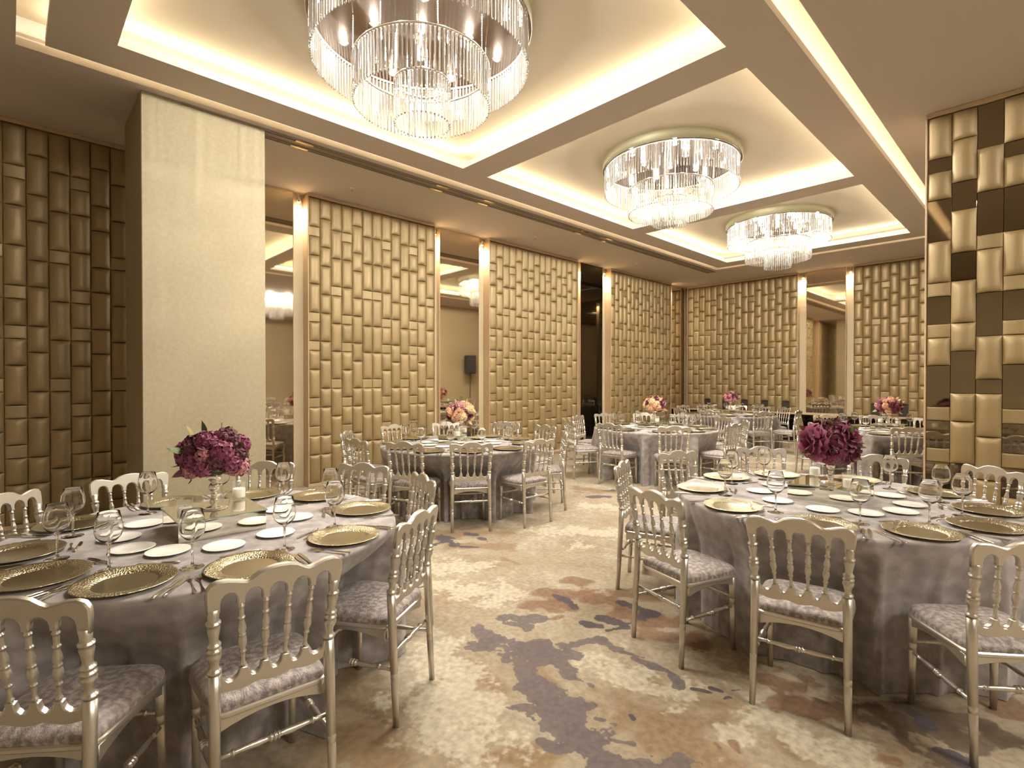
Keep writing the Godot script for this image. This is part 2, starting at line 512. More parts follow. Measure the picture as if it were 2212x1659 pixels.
func recess_lights(x0: float, x1: float, z0: float, z1: float, off: float, dir: float, energy: float, where: String) -> void:
	# dir +1: strips outside the rectangle shining inwards, -1: strips inside it shining outwards
	var y := 4.285
	var o := off * dir
	for e in [["left", Vector3(x0 - o, y, z0), Vector3(x0 - o, y, z1), Vector3(dir * 0.5, 1.0, 0)], ["right", Vector3(x1 + o, y, z0), Vector3(x1 + o, y, z1), Vector3(-dir * 0.5, 1.0, 0)], ["near", Vector3(x0, y, z1 + o), Vector3(x1, y, z1 + o), Vector3(0, 1.0, -dir * 0.5)], ["far", Vector3(x0, y, z0 - o), Vector3(x1, y, z0 - o), Vector3(0, 1.0, dir * 0.5)]]:
		strip_light(e[1], e[2], e[3], energy, "warm strip light hidden on the %s edge of %s" % [e[0], where])

# ------------------------------------------------------------------ padded wall panels
const UNIT := 0.1365
const PAT := {"A": [3, 1, 2, 3, 3, 1, 2, 1, 2, 3, 1, 2, 1, 2, 3], "B": [2, 3, 2, 3, 2, 3, 2, 3, 2, 3, 2, 3], "C": [3, 3, 3, 1, 3, 3, 3, 1, 3, 3, 3, 1]}
var cushions := {}

func cushion(w: float, u: int) -> ArrayMesh:
	var key := "%.4f_%d" % [w, u]
	if cushions.has(key):
		return cushions[key]
	var h := u * UNIT
	var d := 0.038
	var g := [-1.0, -0.965, -0.9, -0.72, -0.4, 0.0, 0.4, 0.72, 0.9, 0.965, 1.0]
	var gv := [-1.0, -0.975, -0.9, -0.72, -0.35, 0.0, 0.35, 0.72, 0.9, 0.975, 1.0] if u > 1 else g
	var st := mb()
	st.set_smooth_group(0)
	var p := []
	for j in gv.size():
		var row := []
		for i in g.size():
			var x: float = g[i]
			var y: float = gv[j]
			# stretched between its upright seams, rolling over at top and bottom; the small ones bulge sideways
			var ex := clampf((1.0 - absf(x)) * w / 2 / 0.008, 0, 1)
			var ey := clampf((1.0 - absf(y)) * h / 2 / (0.055 if u > 1 else 0.008), 0, 1)
			var fx := sqrt(1.0 - pow(1.0 - ex, 2.0))
			var fy := sqrt(1.0 - pow(1.0 - ey, 2.0))
			var z := 0.007 + 0.004 * fx
			if u > 1:
				z += d * fy * (1.0 - 0.95 * pow(absf(x), 2.6))
			else:
				z += 0.010 * (1.0 - pow(absf(x), 2.4)) * fy - 0.004 * (1.0 - fy)
			var pin := 0.0012
			var sx := w / 2 - 0.0004 - pin * (1.0 - y * y) * (1.0 if absf(x) > 0.99 else 0.0)
			var sy := h / 2 - 0.0006 - pin * 2.0 * (1.0 - x * x) * (1.0 if absf(y) > 0.99 else 0.0)
			row.append(Vector3(x * sx, y * sy, z))
		p.append(row)
	for j in gv.size() - 1:
		for i in g.size() - 1:
			quad(st, p[j][i], p[j + 1][i], p[j + 1][i + 1], p[j][i + 1])
	cushions[key] = done(st)
	return cushions[key]

# t: x runs along the wall, z out of it; y0 / y1 clip the rows to whole cushions
func padded_panel(called: String, t: Transform3D, cols: String, cw: float, label: String, y0 := 0.0, mirrored := {}) -> Node3D:
	var o := thing(called, label, "wall panel", "padded wall panels", t)
	var w := cols.length() * cw
	var ytop := 2.5 + 12 * UNIT
	part("backing_board", box_between(0, w, y0, CEIL, -0.10, -0.002, 0.001), M.dark_backing, o)
	part("top_rail", box_between(-0.012, w + 0.012, ytop + 0.006, CEIL - 0.002, -0.10, 0.03), M.oak, o)
	part("side_rail", box_between(-0.016, -0.001, y0, ytop + 0.006, -0.14, 0.03), M.oak, o)
	part("side_rail", box_between(w + 0.001, w + 0.016, y0, ytop + 0.006, -0.14, 0.03), M.oak, o)
	if y0 < 0.1:
		part("skirting", box_between(0, w, 0.0, 0.045, -0.09, 0.03), M.oak, o)
	else:
		part("sill", box_between(-0.02, w + 0.02, y0 - 0.045, y0, -0.10, 0.05), M.oak, o)
	var mats := [M.padding, M.padding_pale, M.padding_deep, M.padding]
	var count := 0
	for c in cols.length():
		var y := ytop
		var seq: Array = PAT[cols[c]]
		for r in seq.size():
			var u: int = seq[r]
			var yc := y - u * UNIT / 2
			y -= u * UNIT
			if yc - u * UNIT / 2 < y0 - 0.01:
				continue
			var at := Transform3D(Basis(), Vector3((c + 0.5) * cw, yc, 0))
			if mirrored.has("%d_%d" % [c, r]):
				part("mirror_tile", mirror_tile(cw, u), M.column_mirror, o, at)
			else:
				at.basis = Basis.from_euler(Vector3(rng.randf_range(-0.012, 0.012), rng.randf_range(-0.012, 0.012), 0))
				part("cushion", cushion(cw, u), mats[(c * 7 + r * 3 + (c * r) % 5) % 4], o, at)
			count += 1
	return o

func mirror_tile(cw: float, u: int) -> ArrayMesh:
	var key := "m%.4f_%d" % [cw, u]
	if not cushions.has(key):
		cushions[key] = box_mesh(Vector3(0, 0, 0.004), Vector3(cw - 0.003, u * UNIT - 0.003, 0.008), 0.0015)
	return cushions[key]

# tall mirror with a lit recess on either side; t: x along the wall, z out
func wall_mirror(t: Transform3D, w: float, chl: float, chr_: float, m: Material, label: String, spots: String, y0 := 0.0) -> void:
	var o := thing("wall_mirror", label, "mirror", "tall wall mirrors", t)
	part("glass", box_between(0, w, y0, CEIL - 0.001, -0.10, -0.075, 0.002), m, o)
	part("edge_trim", box_between(-0.012, 0, y0, CEIL - 0.001, -0.16, -0.07), M.oak, o)
	part("edge_trim", box_between(w, w + 0.012, y0, CEIL - 0.001, -0.16, -0.07), M.oak, o)
	if y0 > 0.1:
		part("sill", box_between(-0.02, w + 0.02, y0 - 0.045, y0, -0.10, 0.05), M.oak, o)
	for s in [["near", -chl, -0.012, chl > 0], ["far", w + 0.012, w + chr_, chr_ > 0]]:
		if not s[3]:
			continue
		var x0: float = s[1]
		var x1: float = s[2]
		var ch := thing("light_recess", "pale recessed strip lit from above, %s side of %s" % [s[0], spots], "wall recess", "lit recesses beside the mirrors", t)
		part("back_panel", box_between(x0, x1, y0, CEIL - 0.001, -0.175, -0.16, 0.001), M.recess_board, ch)
		var sp := thing("spotlight", "small silver spotlight above the recess on %s side of %s" % [s[0], spots], "spotlight", "wall recess spotlights", t * Transform3D(Basis(), Vector3((x0 + x1) / 2, CEIL - 0.13, -0.10)))
		part("body", lathe_mesh([Vector2(0, 0.0), Vector2(0.024, 0.0), Vector2(0.03, 0.004), Vector2(0.03, 0.03), Vector2(0.034, 0.033), Vector2(0.03, 0.036), Vector2(0.034, 0.045), Vector2(0.03, 0.048), Vector2(0.034, 0.057), Vector2(0.03, 0.06), Vector2(0.022, 0.075), Vector2(0, 0.078)], 16), M.chrome, sp)
		part("bracket", box_between(-0.006, 0.006, 0.07, 0.129, -0.006, 0.006, 0.001), M.chrome, sp)
		part("lens", lathe_mesh([Vector2(0, -0.004), Vector2(0.02, -0.004), Vector2(0.022, -0.0005), Vector2(0, -0.0005)], 16), M.bulb_glow, sp)
		var li := SpotLight3D.new()
		li.name = "spot_glow_light"
		li.light_color = SPOT
		li.light_energy = 2.6
		li.light_size = 0.02
		li.spot_range = 30
		li.spot_angle = 62
		li.spot_angle_attenuation = 0.9
		li.shadow_enabled = true
		li.transform = Transform3D(Basis(Vector3.RIGHT, deg_to_rad(-86)), Vector3(0, -0.012, 0))
		sp.add_child(li, true)

# ------------------------------------------------------------------ chandelier: three tiers of crystal rods under a round canopy
# origin at the coffer ceiling above its centre
func rod_mesh(l: float, w: float) -> ArrayMesh:
	var st := mb()
	st.set_smooth_group(-1)
	var ring := []
	for k in 5:
		var a := TAU * k / 5
		ring.append(Vector3(cos(a) * w, 0, sin(a) * w * 0.8))
	for k in 5:
		var n := (k + 1) % 5
		var a: Vector3 = ring[k]
		var b: Vector3 = ring[n]
		var up := Vector3(0, -0.012, 0)
		var dn := Vector3(0, 0.012 - l, 0)
		quad(st, a + dn, b + dn, b + up, a + up)
		tri(st, a + up, b + up, Vector3.ZERO)
		tri(st, b + dn, a + dn, Vector3(0, -l, 0))
	return done(st)

func make_chandelier(at: Vector3, label: String) -> Node3D:
	var o := thing("chandelier", label, "chandelier", "round crystal chandeliers", Transform3D(Basis(), at))
	part("canopy", lathe_mesh([Vector2(0.865, -0.115), Vector2(0.872, -0.112), Vector2(0.872, 0.0)], 64), M.canopy_metal, o)
	part("canopy_plate", lathe_mesh([Vector2(0, -0.108), Vector2(0.80, -0.108), Vector2(0.865, -0.115)], 64), M.canopy_mirror, o)
	var tiers := [[0.835, -0.118, 0.315, 158], [0.53, -0.40, 0.325, 102], [0.215, -0.53, 0.335, 40]]
	for k in 3:
		var tr: Array = tiers[k]
		var st := mb()
		var ri := []
		for i in 65:
			ri.append(Vector3(cos(TAU * i / 64) * tr[0], tr[1] + 0.004, sin(TAU * i / 64) * tr[0]))
		tube(st, ri, 0.006 if k == 0 else 0.009, 6)
		part("tier_ring", done(st), M.canopy_metal if k == 0 else M.chrome, o)
		var rm := rod_mesh(tr[2], 0.0105)
		for i in tr[3]:
			var a: float = TAU * i / tr[3]
			part("crystal_rod", rm, M.crystal, o, Transform3D(Basis(Vector3.UP, -a + rng.randf_range(-0.5, 0.5)), Vector3(cos(a) * tr[0], tr[1], sin(a) * tr[0])))
		if k > 0:
			for i in 8 if k == 1 else 4:
				var a: float = TAU * (i + 0.5) / (8 if k == 1 else 4)
				var p := Vector3(cos(a) * tr[0], 0, sin(a) * tr[0])
				var sc := mb()
				var n := int((-0.108 - tr[1]) / 0.018)
				for q in n:
					var y: float = tr[1] + 0.009 + q * 0.018
					lathe(sc, [Vector2(0, -0.011), Vector2(0.0035, -0.006), Vector2(0.0035, 0.006), Vector2(0, 0.011)], 5, Transform3D(Basis(), p + Vector3(0, y, 0)))
				part("hanging_chain", done(sc), M.chrome, o)
	var bulb := lathe_mesh([Vector2(0, -0.012), Vector2(0.016, -0.010), Vector2(0.023, -0.004), Vector2(0.025, 0.0), Vector2(0, 0.001)], 14)
	var ring_m := lathe_mesh([Vector2(0.024, -0.004), Vector2(0.034, -0.005), Vector2(0.038, 0.0), Vector2(0.038, 0.001)], 14)
	for e in [[0.69, 8, 0.2], [0.37, 4, 0.55], [0.0, 1, 0.0]]:
		for i in e[1]:
			var a: float = e[2] + TAU * i / e[1]
			var p := Vector3(cos(a) * e[0], -0.110, sin(a) * e[0])
			var b := part("bulb", bulb, M.bulb_glow, o, Transform3D(Basis(), p))
			part("bulb_ring", ring_m, M.chrome, b)
			var li := OmniLight3D.new()
			li.name = "bulb_light"
			li.light_color = LAMP
			li.light_energy = bulb_energy
			li.light_size = 0.02
			li.omni_range = 40
			li.shadow_enabled = true
			li.position = p + Vector3(0, -0.034, 0)
			o.add_child(li, true)
	return o

# ------------------------------------------------------------------ Napoleon chair, front towards -z, origin on the floor under the seat
const LEAN := 0.145
func back_t() -> Transform3D:
	return Transform3D(Basis(Vector3.RIGHT, LEAN), Vector3(0, 0.43, 0.185))

func crest_poly() -> PackedVector2Array:
	var p := PackedVector2Array()
	var ups := [-0.192, -0.1152, -0.0384, 0.0384, 0.1152, 0.192]
	p.append(Vector2(-0.214, 0.372))
	p.append(Vector2(-0.176, 0.372))
	for i in 5:
		var x0: float = ups[i] + (0.016 if i == 0 else 0.012)
		var x1: float = ups[i + 1] - (0.016 if i == 4 else 0.012)
		p.append(Vector2(x0, 0.385))
		for k in 7:
			var a := PI * (1.0 - k / 6.0)
			p.append(Vector2((x0 + x1) / 2 + cos(a) * (x1 - x0) / 2, 0.40 + sin(a) * 0.030))
		p.append(Vector2(x1, 0.385))
	p.append(Vector2(0.176, 0.372))
	p.append(Vector2(0.214, 0.372))
	p.append(Vector2(0.219, 0.425))
	p.append(Vector2(0.219, 0.452))
	p.append(Vector2(0.207, 0.470))
	for e in [[0.185, 0.477], [0.155, 0.475], [0.125, 0.466], [0.10, 0.459], [0.085, 0.466], [0.06, 0.482], [0.03, 0.490], [0.0, 0.492], [-0.03, 0.490], [-0.06, 0.482], [-0.085, 0.466], [-0.10, 0.459], [-0.125, 0.466], [-0.155, 0.475], [-0.185, 0.477]]:
		p.append(Vector2(e[0], e[1]))
	p.append(Vector2(-0.207, 0.470))
	p.append(Vector2(-0.219, 0.452))
	p.append(Vector2(-0.219, 0.425))
	return p

func low_rail_poly() -> PackedVector2Array:
	var p := PackedVector2Array()
	p.append(Vector2(-0.178, 0.106))
	for k in 21:
		var x := -0.165 + 0.33 * k / 20.0
		p.append(Vector2(x, 0.092 - 0.012 * absf(sin(PI * (x + 0.165) / 0.11))))
	p.append(Vector2(0.178, 0.106))
	p.append(Vector2(0.178, 0.160))
	var ups := [0.178, 0.1, 0.0333, -0.0333, -0.1, -0.178]
	for i in 5:
		var x0: float = ups[i] - (0.013 if i == 0 else 0.0125)
		var x1: float = ups[i + 1] + (0.013 if i == 4 else 0.0125)
		p.append(Vector2(x0, 0.156))
		for k in 6:
			var a := PI * k / 5.0
			p.append(Vector2((x0 + x1) / 2 + cos(a) * (x0 - x1) / 2, 0.150 - sin(a) * 0.030))
		p.append(Vector2(x1, 0.156))
	p.append(Vector2(-0.178, 0.160))
	return p

func bead(t: float, r: float, w: float) -> Array:
	return [Vector2(r * 0.72, t - w), Vector2(r, t - w * 0.45), Vector2(r, t + w * 0.45), Vector2(r * 0.72, t + w)]

func make_chair() -> Node3D:
	var o := Node3D.new()
	var lq: Material = M.chair_lacquer
	var bt := back_t()
	# seat outline
	var ol := round_poly([Vector2(-0.215, -0.215), Vector2(0.215, -0.215), Vector2(0.19, 0.195), Vector2(-0.19, 0.195)], [0.11, 0.11, 0.05, 0.05], 7)
	var flat := Transform3D(Basis(Vector3.RIGHT, PI / 2), Vector3(0, 0.428, 0))   # polygon y -> world z
	var st := mb()
	plate(st, ol, 0.02, flat, 0.005)
	# aprons with an arched lower edge
	for e in [[Vector3(0, 0.42, -0.175), 0.36, 0.0], [Vector3(0, 0.42, 0.17), 0.34, 0.0], [Vector3(-0.18, 0.42, 0.0), 0.35, 1.5], [Vector3(0.18, 0.42, 0.0), 0.35, 1.5]]:
		var ap := PackedVector2Array()
		var w: float = e[1]
		for k in 9:
			var u := -1.0 + k / 4.0
			ap.append(Vector2(u * w / 2, -0.022 - 0.028 * u * u))
		ap.append(Vector2(w / 2, 0.0))
		ap.append(Vector2(-w / 2, 0.0))
		plate(st, ap, 0.018, Transform3D(Basis(Vector3.UP, PI / 2 if e[2] > 0 else 0.0), e[0]), 0.002)
	part("seat_frame", done(st), lq, o)
	# cushion
	st = mb()
	st.set_smooth_group(0)
	var lv := [[0.965, 0.0], [0.985, 0.008], [0.985, 0.018], [0.955, 0.030], [0.87, 0.040], [0.68, 0.048], [0.4, 0.053], [0.0, 0.055]]
	for j in lv.size() - 1:
		for i in ol.size():
			var k := (i + 1) % ol.size()
			var q := []
			for e in [[j, i], [j, k], [j + 1, k], [j + 1, i]]:
				var v: Vector2 = ol[e[1]]
				q.append(Vector3(v.x * lv[e[0]][0], 0.437 + lv[e[0]][1], v.y * lv[e[0]][0]))
			tri(st, q[0], q[1], q[2])
			if j < lv.size() - 2:
				tri(st, q[0], q[2], q[3])
	part("seat_cushion", done(st), M.seat_velvet, o)
	# crest and lower rail
	st = mb()
	plate(st, crest_poly(), 0.024, bt, 0.005)
	part("crest_rail", done(st), lq, o)
	st = mb()
	plate(st, low_rail_poly(), 0.022, bt, 0.003)
	part("lower_rail", done(st), lq, o)
	# spindles
	for i in 4:
		var x0: float = [-0.1, -0.0333, 0.0333, 0.1][i]
		var x1: float = [-0.1152, -0.0384, 0.0384, 0.1152][i]
		st = mb()
		var pr := [Vector2(0.008, 0.0)]
		pr.append_array(bead(0.06, 0.0095, 0.02))
		pr.append_array([Vector2(0.0062, 0.12), Vector2(0.007, 0.2)])
		pr.append_array(bead(0.25, 0.0105, 0.018))
		pr.append_array([Vector2(0.0085, 0.3), Vector2(0.0135, 0.36), Vector2(0.0145, 0.4), Vector2(0.012, 0.46)])
		pr.append_array(bead(0.5, 0.012, 0.018))
		pr.append_array([Vector2(0.0135, 0.57), Vector2(0.0125, 0.62), Vector2(0.008, 0.70)])
		pr.append_array(bead(0.75, 0.0115, 0.018))
		pr.append_array([Vector2(0.008, 0.8), Vector2(0.0085, 0.88)])
		pr.append_array(bead(0.92, 0.011, 0.018))
		pr.append(Vector2(0.010, 1.0))
		turned(st, bt * Vector3(x0, 0.15, 0), bt * Vector3(x1, 0.393, 0), pr, 10)
		part("spindle", done(st), lq, o)
	# rear posts and front legs
	for s in [-1.0, 1.0]:
		st = mb()
		var lo := [Vector2(0.0142, 0.0), Vector2(0.0162, 0.35), Vector2(0.0150, 0.353), Vector2(0.0150, 0.358), Vector2(0.0164, 0.361), Vector2(0.0167, 0.40), Vector2(0.0154, 0.403), Vector2(0.0154, 0.408), Vector2(0.0169, 0.411), Vector2(0.019, 0.85), Vector2(0.0195, 1.0)]
		var mid := bt * Vector3(s * 0.186, 0.155, 0)
		turned(st, Vector3(s * 0.192, 0, 0.235), mid, lo, 14)
		var up := [Vector2(0.0195, 0.0)]
		up.append_array(bead(0.06, 0.0225, 0.03))
		up.append_array([Vector2(0.013, 0.13), Vector2(0.015, 0.2), Vector2(0.022, 0.28), Vector2(0.0225, 0.32)])
		up.append_array(bead(0.38, 0.0225, 0.03))
		up.append_array(bead(0.46, 0.0215, 0.03))
		up.append_array([Vector2(0.014, 0.54), Vector2(0.0165, 0.62), Vector2(0.0205, 0.72)])
		up.append_array(bead(0.79, 0.0225, 0.025))
		up.append_array([Vector2(0.016, 0.84), Vector2(0.019, 1.0)])
		turned(st, mid, bt * Vector3(s * 0.195, 0.385, 0), up, 14)
		part("rear_post", done(st), lq, o)
		st = mb()
		turned(st, Vector3(s * 0.178, 0, -0.178), Vector3(s * 0.175, 0.425, -0.172), [Vector2(0.0140, 0.0), Vector2(0.0165, 0.6), Vector2(0.015, 0.605), Vector2(0.015, 0.615), Vector2(0.0165, 0.62), Vector2(0.017, 0.68), Vector2(0.0157, 0.685), Vector2(0.0157, 0.695), Vector2(0.0175, 0.70), Vector2(0.0195, 1.0)], 14)
		part("front_leg", done(st), lq, o)
	# stretchers
	var sp := [Vector2(0.009, 0.0), Vector2(0.0085, 0.12)]
	sp.append_array(bead(0.15, 0.0125, 0.012))
	sp.append_array([Vector2(0.0085, 0.2), Vector2(0.013, 0.36), Vector2(0.010, 0.43)])
	sp.append_array(bead(0.465, 0.0155, 0.012))
	sp.append_array(bead(0.5, 0.0165, 0.014))
	sp.append_array(bead(0.535, 0.0155, 0.012))
	sp.append_array([Vector2(0.010, 0.57), Vector2(0.013, 0.64), Vector2(0.0085, 0.8)])
	sp.append_array(bead(0.85, 0.0125, 0.012))
	sp.append_array([Vector2(0.0085, 0.88), Vector2(0.009, 1.0)])
	for e in [[Vector3(-0.187, 0.30, 0.198), Vector3(0.187, 0.30, 0.198)], [Vector3(-0.188, 0.25, 0.205), Vector3(-0.177, 0.25, -0.176)], [Vector3(0.188, 0.25, 0.205), Vector3(0.177, 0.25, -0.176)], [Vector3(-0.177, 0.30, -0.175), Vector3(0.177, 0.30, -0.175)]]:
		st = mb()
		turned(st, e[0], e[1], sp, 10)
		part("stretcher", done(st), lq, o)
	return o

# ------------------------------------------------------------------ tableware (origins on the table top)
func make_charger() -> Node3D:
	var o := Node3D.new()
	part("rim", lathe_mesh([Vector2(0.1595, 0.0155), Vector2(0.1585, 0.0168), Vector2(0.150, 0.0155), Vector2(0.118, 0.0125), Vector2(0.106, 0.009), Vector2(0.098, 0.004)], 56), M.gold_rim, o)
	part("well", lathe_mesh([Vector2(0.098, 0.004), Vector2(0.094, 0.0035), Vector2(0, 0.0035)], 56), M.gold_plate, o)
	part("underside", lathe_mesh([Vector2(0, 0), Vector2(0.1, 0.0), Vector2(0.11, 0.004), Vector2(0.15, 0.011), Vector2(0.1595, 0.0155)], 56), M.gold_plate, o)
	return o

func make_plate() -> Node3D:
	var o := Node3D.new()
	part("dish", lathe_mesh([Vector2(0, 0.0), Vector2(0.05, 0.0), Vector2(0.056, 0.003), Vector2(0.082, 0.009), Vector2(0.0845, 0.0115), Vector2(0.083, 0.0122), Vector2(0.060, 0.0075), Vector2(0.052, 0.0055), Vector2(0, 0.0055)], 40), M.porcelain, o)
	return o

func make_goblet() -> Node3D:
	var o := Node3D.new()
	part("foot", lathe_mesh([Vector2(0, 0.0), Vector2(0.037, 0.0), Vector2(0.0375, 0.0015), Vector2(0.018, 0.004), Vector2(0.006, 0.009), Vector2(0.0042, 0.02)], 28), M.goblet_glass, o)
	part("stem", lathe_mesh([Vector2(0.0042, 0.02), Vector2(0.0036, 0.05), Vector2(0.0042, 0.085), Vector2(0.009, 0.094)], 12), M.goblet_glass, o)
	part("bowl", lathe_mesh([Vector2(0.009, 0.094), Vector2(0.024, 0.103), Vector2(0.036, 0.118), Vector2(0.0415, 0.136), Vector2(0.0415, 0.152), Vector2(0.038, 0.175), Vector2(0.0325, 0.202), Vector2(0.0318, 0.2035), Vector2(0.0312, 0.202), Vector2(0.0367, 0.175), Vector2(0.0402, 0.152), Vector2(0.0402, 0.136), Vector2(0.0347, 0.1188), Vector2(0.022, 0.1055), Vector2(0.0, 0.0985)], 28), M.goblet_glass, o)
	return o

func flat_shape(poly: PackedVector2Array, th: float, lift: Callable) -> ArrayMesh:
	# polygon in x (across), y (along): laid flat, with a height given along its length
	var st := mb()
	plate(st, poly, th, Transform3D(Basis(), Vector3.ZERO), th * 0.3)
	var m := st.commit()
	var mdt := MeshDataTool.new()
	mdt.create_from_surface(m, 0)
	var s2 := mb()
	s2.set_smooth_group(-1)
	for f in mdt.get_face_count():
		for k in 3:
			var v := mdt.get_vertex(mdt.get_face_vertex(f, k))
			s2.add_vertex(Vector3(v.x, v.z + th / 2 + lift.call(v.y), -v.y))
	return done(s2)

func handle_outline(l0: float, l1: float, w0: float, w1: float, head: Array) -> PackedVector2Array:
	var p := PackedVector2Array()
	p.append(Vector2(-w0 * 0.7, l0 + 0.003))
	p.append(Vector2(-w0 * 0.35, l0))
	p.append(Vector2(w0 * 0.35, l0))
	p.append(Vector2(w0 * 0.7, l0 + 0.003))
	p.append(Vector2(w0, l0 + 0.02))
	p.append(Vector2(w1, l1))
	for e in head:
		p.append(Vector2(e[0], e[1]))
	for i in range(head.size() - 1, -1, -1):
		if absf(head[i][0]) > 0.0001 and not (head[i].size() > 2):
			p.append(Vector2(-head[i][0], head[i][1]))
	p.append(Vector2(-w1, l1))
	p.append(Vector2(-w0, l0 + 0.02))
	return p

func make_fork(l: float) -> Node3D:
	var o := Node3D.new()
	var h := l / 2
	var p := PackedVector2Array()
	p.append_array([Vector2(-0.0035, -h), Vector2(0.0035, -h), Vector2(0.0065, -h + 0.006), Vector2(0.006, -h + 0.025), Vector2(0.0026, -h + 0.07), Vector2(0.0024, h - 0.075), Vector2(0.006, h - 0.06), Vector2(0.0105, h - 0.045)])
	for k in 4:
		var x := 0.0092 - k * 0.0061
		p.append_array([Vector2(x + 0.0013, h - 0.042), Vector2(x + 0.0008, h), Vector2(x - 0.0008, h), Vector2(x - 0.0013, h - 0.042)])
	p.append_array([Vector2(-0.0105, h - 0.045), Vector2(-0.006, h - 0.06), Vector2(-0.0024, h - 0.075), Vector2(-0.0026, -h + 0.07), Vector2(-0.006, -h + 0.025), Vector2(-0.0065, -h + 0.006)])
	part("fork_body", flat_shape(p, 0.0022, func(y): return 0.007 * pow(clampf((y / h + 0.3) / 1.3, 0, 1), 1.5) * (1.0 - 0.55 * clampf((y - h + 0.045) / 0.045, 0, 1)) + 0.0005), M.steel, o)
	return o

func make_knife(l: float) -> Node3D:
	var o := Node3D.new()
	var h := l / 2
	var st := mb()
	lathe(st, [Vector2(0, 0), Vector2(0.0055, 0.001), Vector2(0.0068, 0.02), Vector2(0.006, 0.06), Vector2(0.0052, l * 0.42), Vector2(0.003, l * 0.44), Vector2(0, l * 0.45)], 8, Transform3D(Basis(Vector3.RIGHT, -PI / 2).scaled(Vector3(1, 0.7, 1)), Vector3(0, 0.0052, h)))
	part("knife_handle", done(st), M.steel, o)
	var p := PackedVector2Array([Vector2(-0.003, -h + l * 0.43), Vector2(0.003, -h + l * 0.43), Vector2(0.0095, -h + l * 0.50), Vector2(0.0105, h - 0.04), Vector2(0.006, h - 0.01), Vector2(-0.003, h), Vector2(-0.0055, h - 0.01), Vector2(-0.006, -h + l * 0.50)])
	part("knife_blade", flat_shape(p, 0.0014, func(_y): return 0.003), M.steel, o)
	return o

func make_candle() -> Node3D:
	var o := Node3D.new()
	part("glass_holder", lathe_mesh([Vector2(0, 0), Vector2(0.034, 0), Vector2(0.0355, 0.003), Vector2(0.0365, 0.098), Vector2(0.0355, 0.0995), Vector2(0.0345, 0.098), Vector2(0.0335, 0.012), Vector2(0, 0.011)], 24), M.candle_glass, o)
	part("candle", lathe_mesh([Vector2(0, 0.0125), Vector2(0.030, 0.0125), Vector2(0.031, 0.02), Vector2(0.031, 0.058), Vector2(0.029, 0.062), Vector2(0.012, 0.060), Vector2(0, 0.0595)], 24), M.wax, o)
	part("wick", lathe_mesh([Vector2(0.0008, 0.0595), Vector2(0.0008, 0.070), Vector2(0, 0.0705)], 5), M.black_plastic, o)
	return o

func make_vase() -> Node3D:
	var o := Node3D.new()
	part("base", lathe_mesh([Vector2(0, 0), Vector2(0.066, 0), Vector2(0.068, 0.003), Vector2(0.05, 0.008), Vector2(0.016, 0.014), Vector2(0.011, 0.02)], 28), M.vase_crystal, o)
	var y := 0.018
	for r in [0.021, 0.016, 0.026]:
		var pr := []
		for k in 11:
			var a := -PI / 2 + PI * k / 10.0
			pr.append(Vector2(maxf(0.004, cos(a) * r) if k > 0 and k < 10 else 0.004, y + r * 0.95 + sin(a) * r))
		part("crystal_ball", lathe_mesh(pr, 18), M.vase_crystal, o)
		y += r * 1.86
	part("cup", lathe_mesh([Vector2(0.006, y - 0.004), Vector2(0.018, y + 0.004), Vector2(0.034, y + 0.022), Vector2(0.042, y + 0.05), Vector2(0.0405, y + 0.05), Vector2(0.032, y + 0.024), Vector2(0.0, y + 0.008)], 20), M.vase_crystal, o)
	return o

# ------------------------------------------------------------------ flowers
func petal(st: SurfaceTool, t: Transform3D, l: float, w: float, curl: float) -> void:
	st.set_smooth_group(0)
	var g := []
	for j in 4:
		var row := []
		var v := j / 3.0
		var ww: float = w * [0.25, 0.8, 1.0, 0.45][j]
		for i in 3:
			var u := i - 1.0
			row.append(t * Vector3(u * ww, l * v * cos(curl * v), -curl * l * 0.45 * v * v + (1 - absf(u)) * w * 0.22 * -1.0 * v))
		g.append(row)
	for j in 3:
		for i in 2:
			quad(st, g[j][i], g[j + 1][i], g[j + 1][i + 1], g[j][i + 1])

func rose_mesh(s: float) -> ArrayMesh:
	var st := mb()
	var rr := RandomNumberGenerator.new()
	rr.seed = 5
	for layer in 5:
		var n := 3 + layer
		for k in n:
			var a := TAU * k / n + layer * 0.7 + rr.randf() * 0.2
			var open := 0.12 + layer * 0.27
			var b := Basis(Vector3.UP, a) * Basis(Vector3.RIGHT, open)
			petal(st, Transform3D(b, b * Vector3(0, 0, -0.004) + Basis(Vector3.UP, a) * Vector3(0, -0.004 * layer, 0.004 + 0.0045 * layer) * s / 0.04), s * (0.75 + 0.08 * layer), s * (0.30 + 0.075 * layer), -0.35 - 0.12 * layer)
	return done(st)

func hydrangea_mesh(s: float) -> ArrayMesh:
	var st := mb()
	var rr := RandomNumberGenerator.new()
	rr.seed = 9
	var n := 26
	for k in n:
		var y := 1.0 - 1.15 * (k + 0.5) / n
		var r := sqrt(maxf(0, 1 - y * y))
		var a := k * 2.39996
		var d := Vector3(cos(a) * r, y, sin(a) * r)
		var bs := Basis(Quaternion(Vector3.UP, d.normalized()))
		for q in 4:
			var b := bs * Basis(Vector3.UP, TAU * q / 4 + rr.randf()) * Basis(Vector3.RIGHT, 1.15 + rr.randf_range(-0.2, 0.2))
			petal(st, Transform3D(b, d * s * 0.8), s * 0.42, s * 0.20, -0.3)
	return done(st)

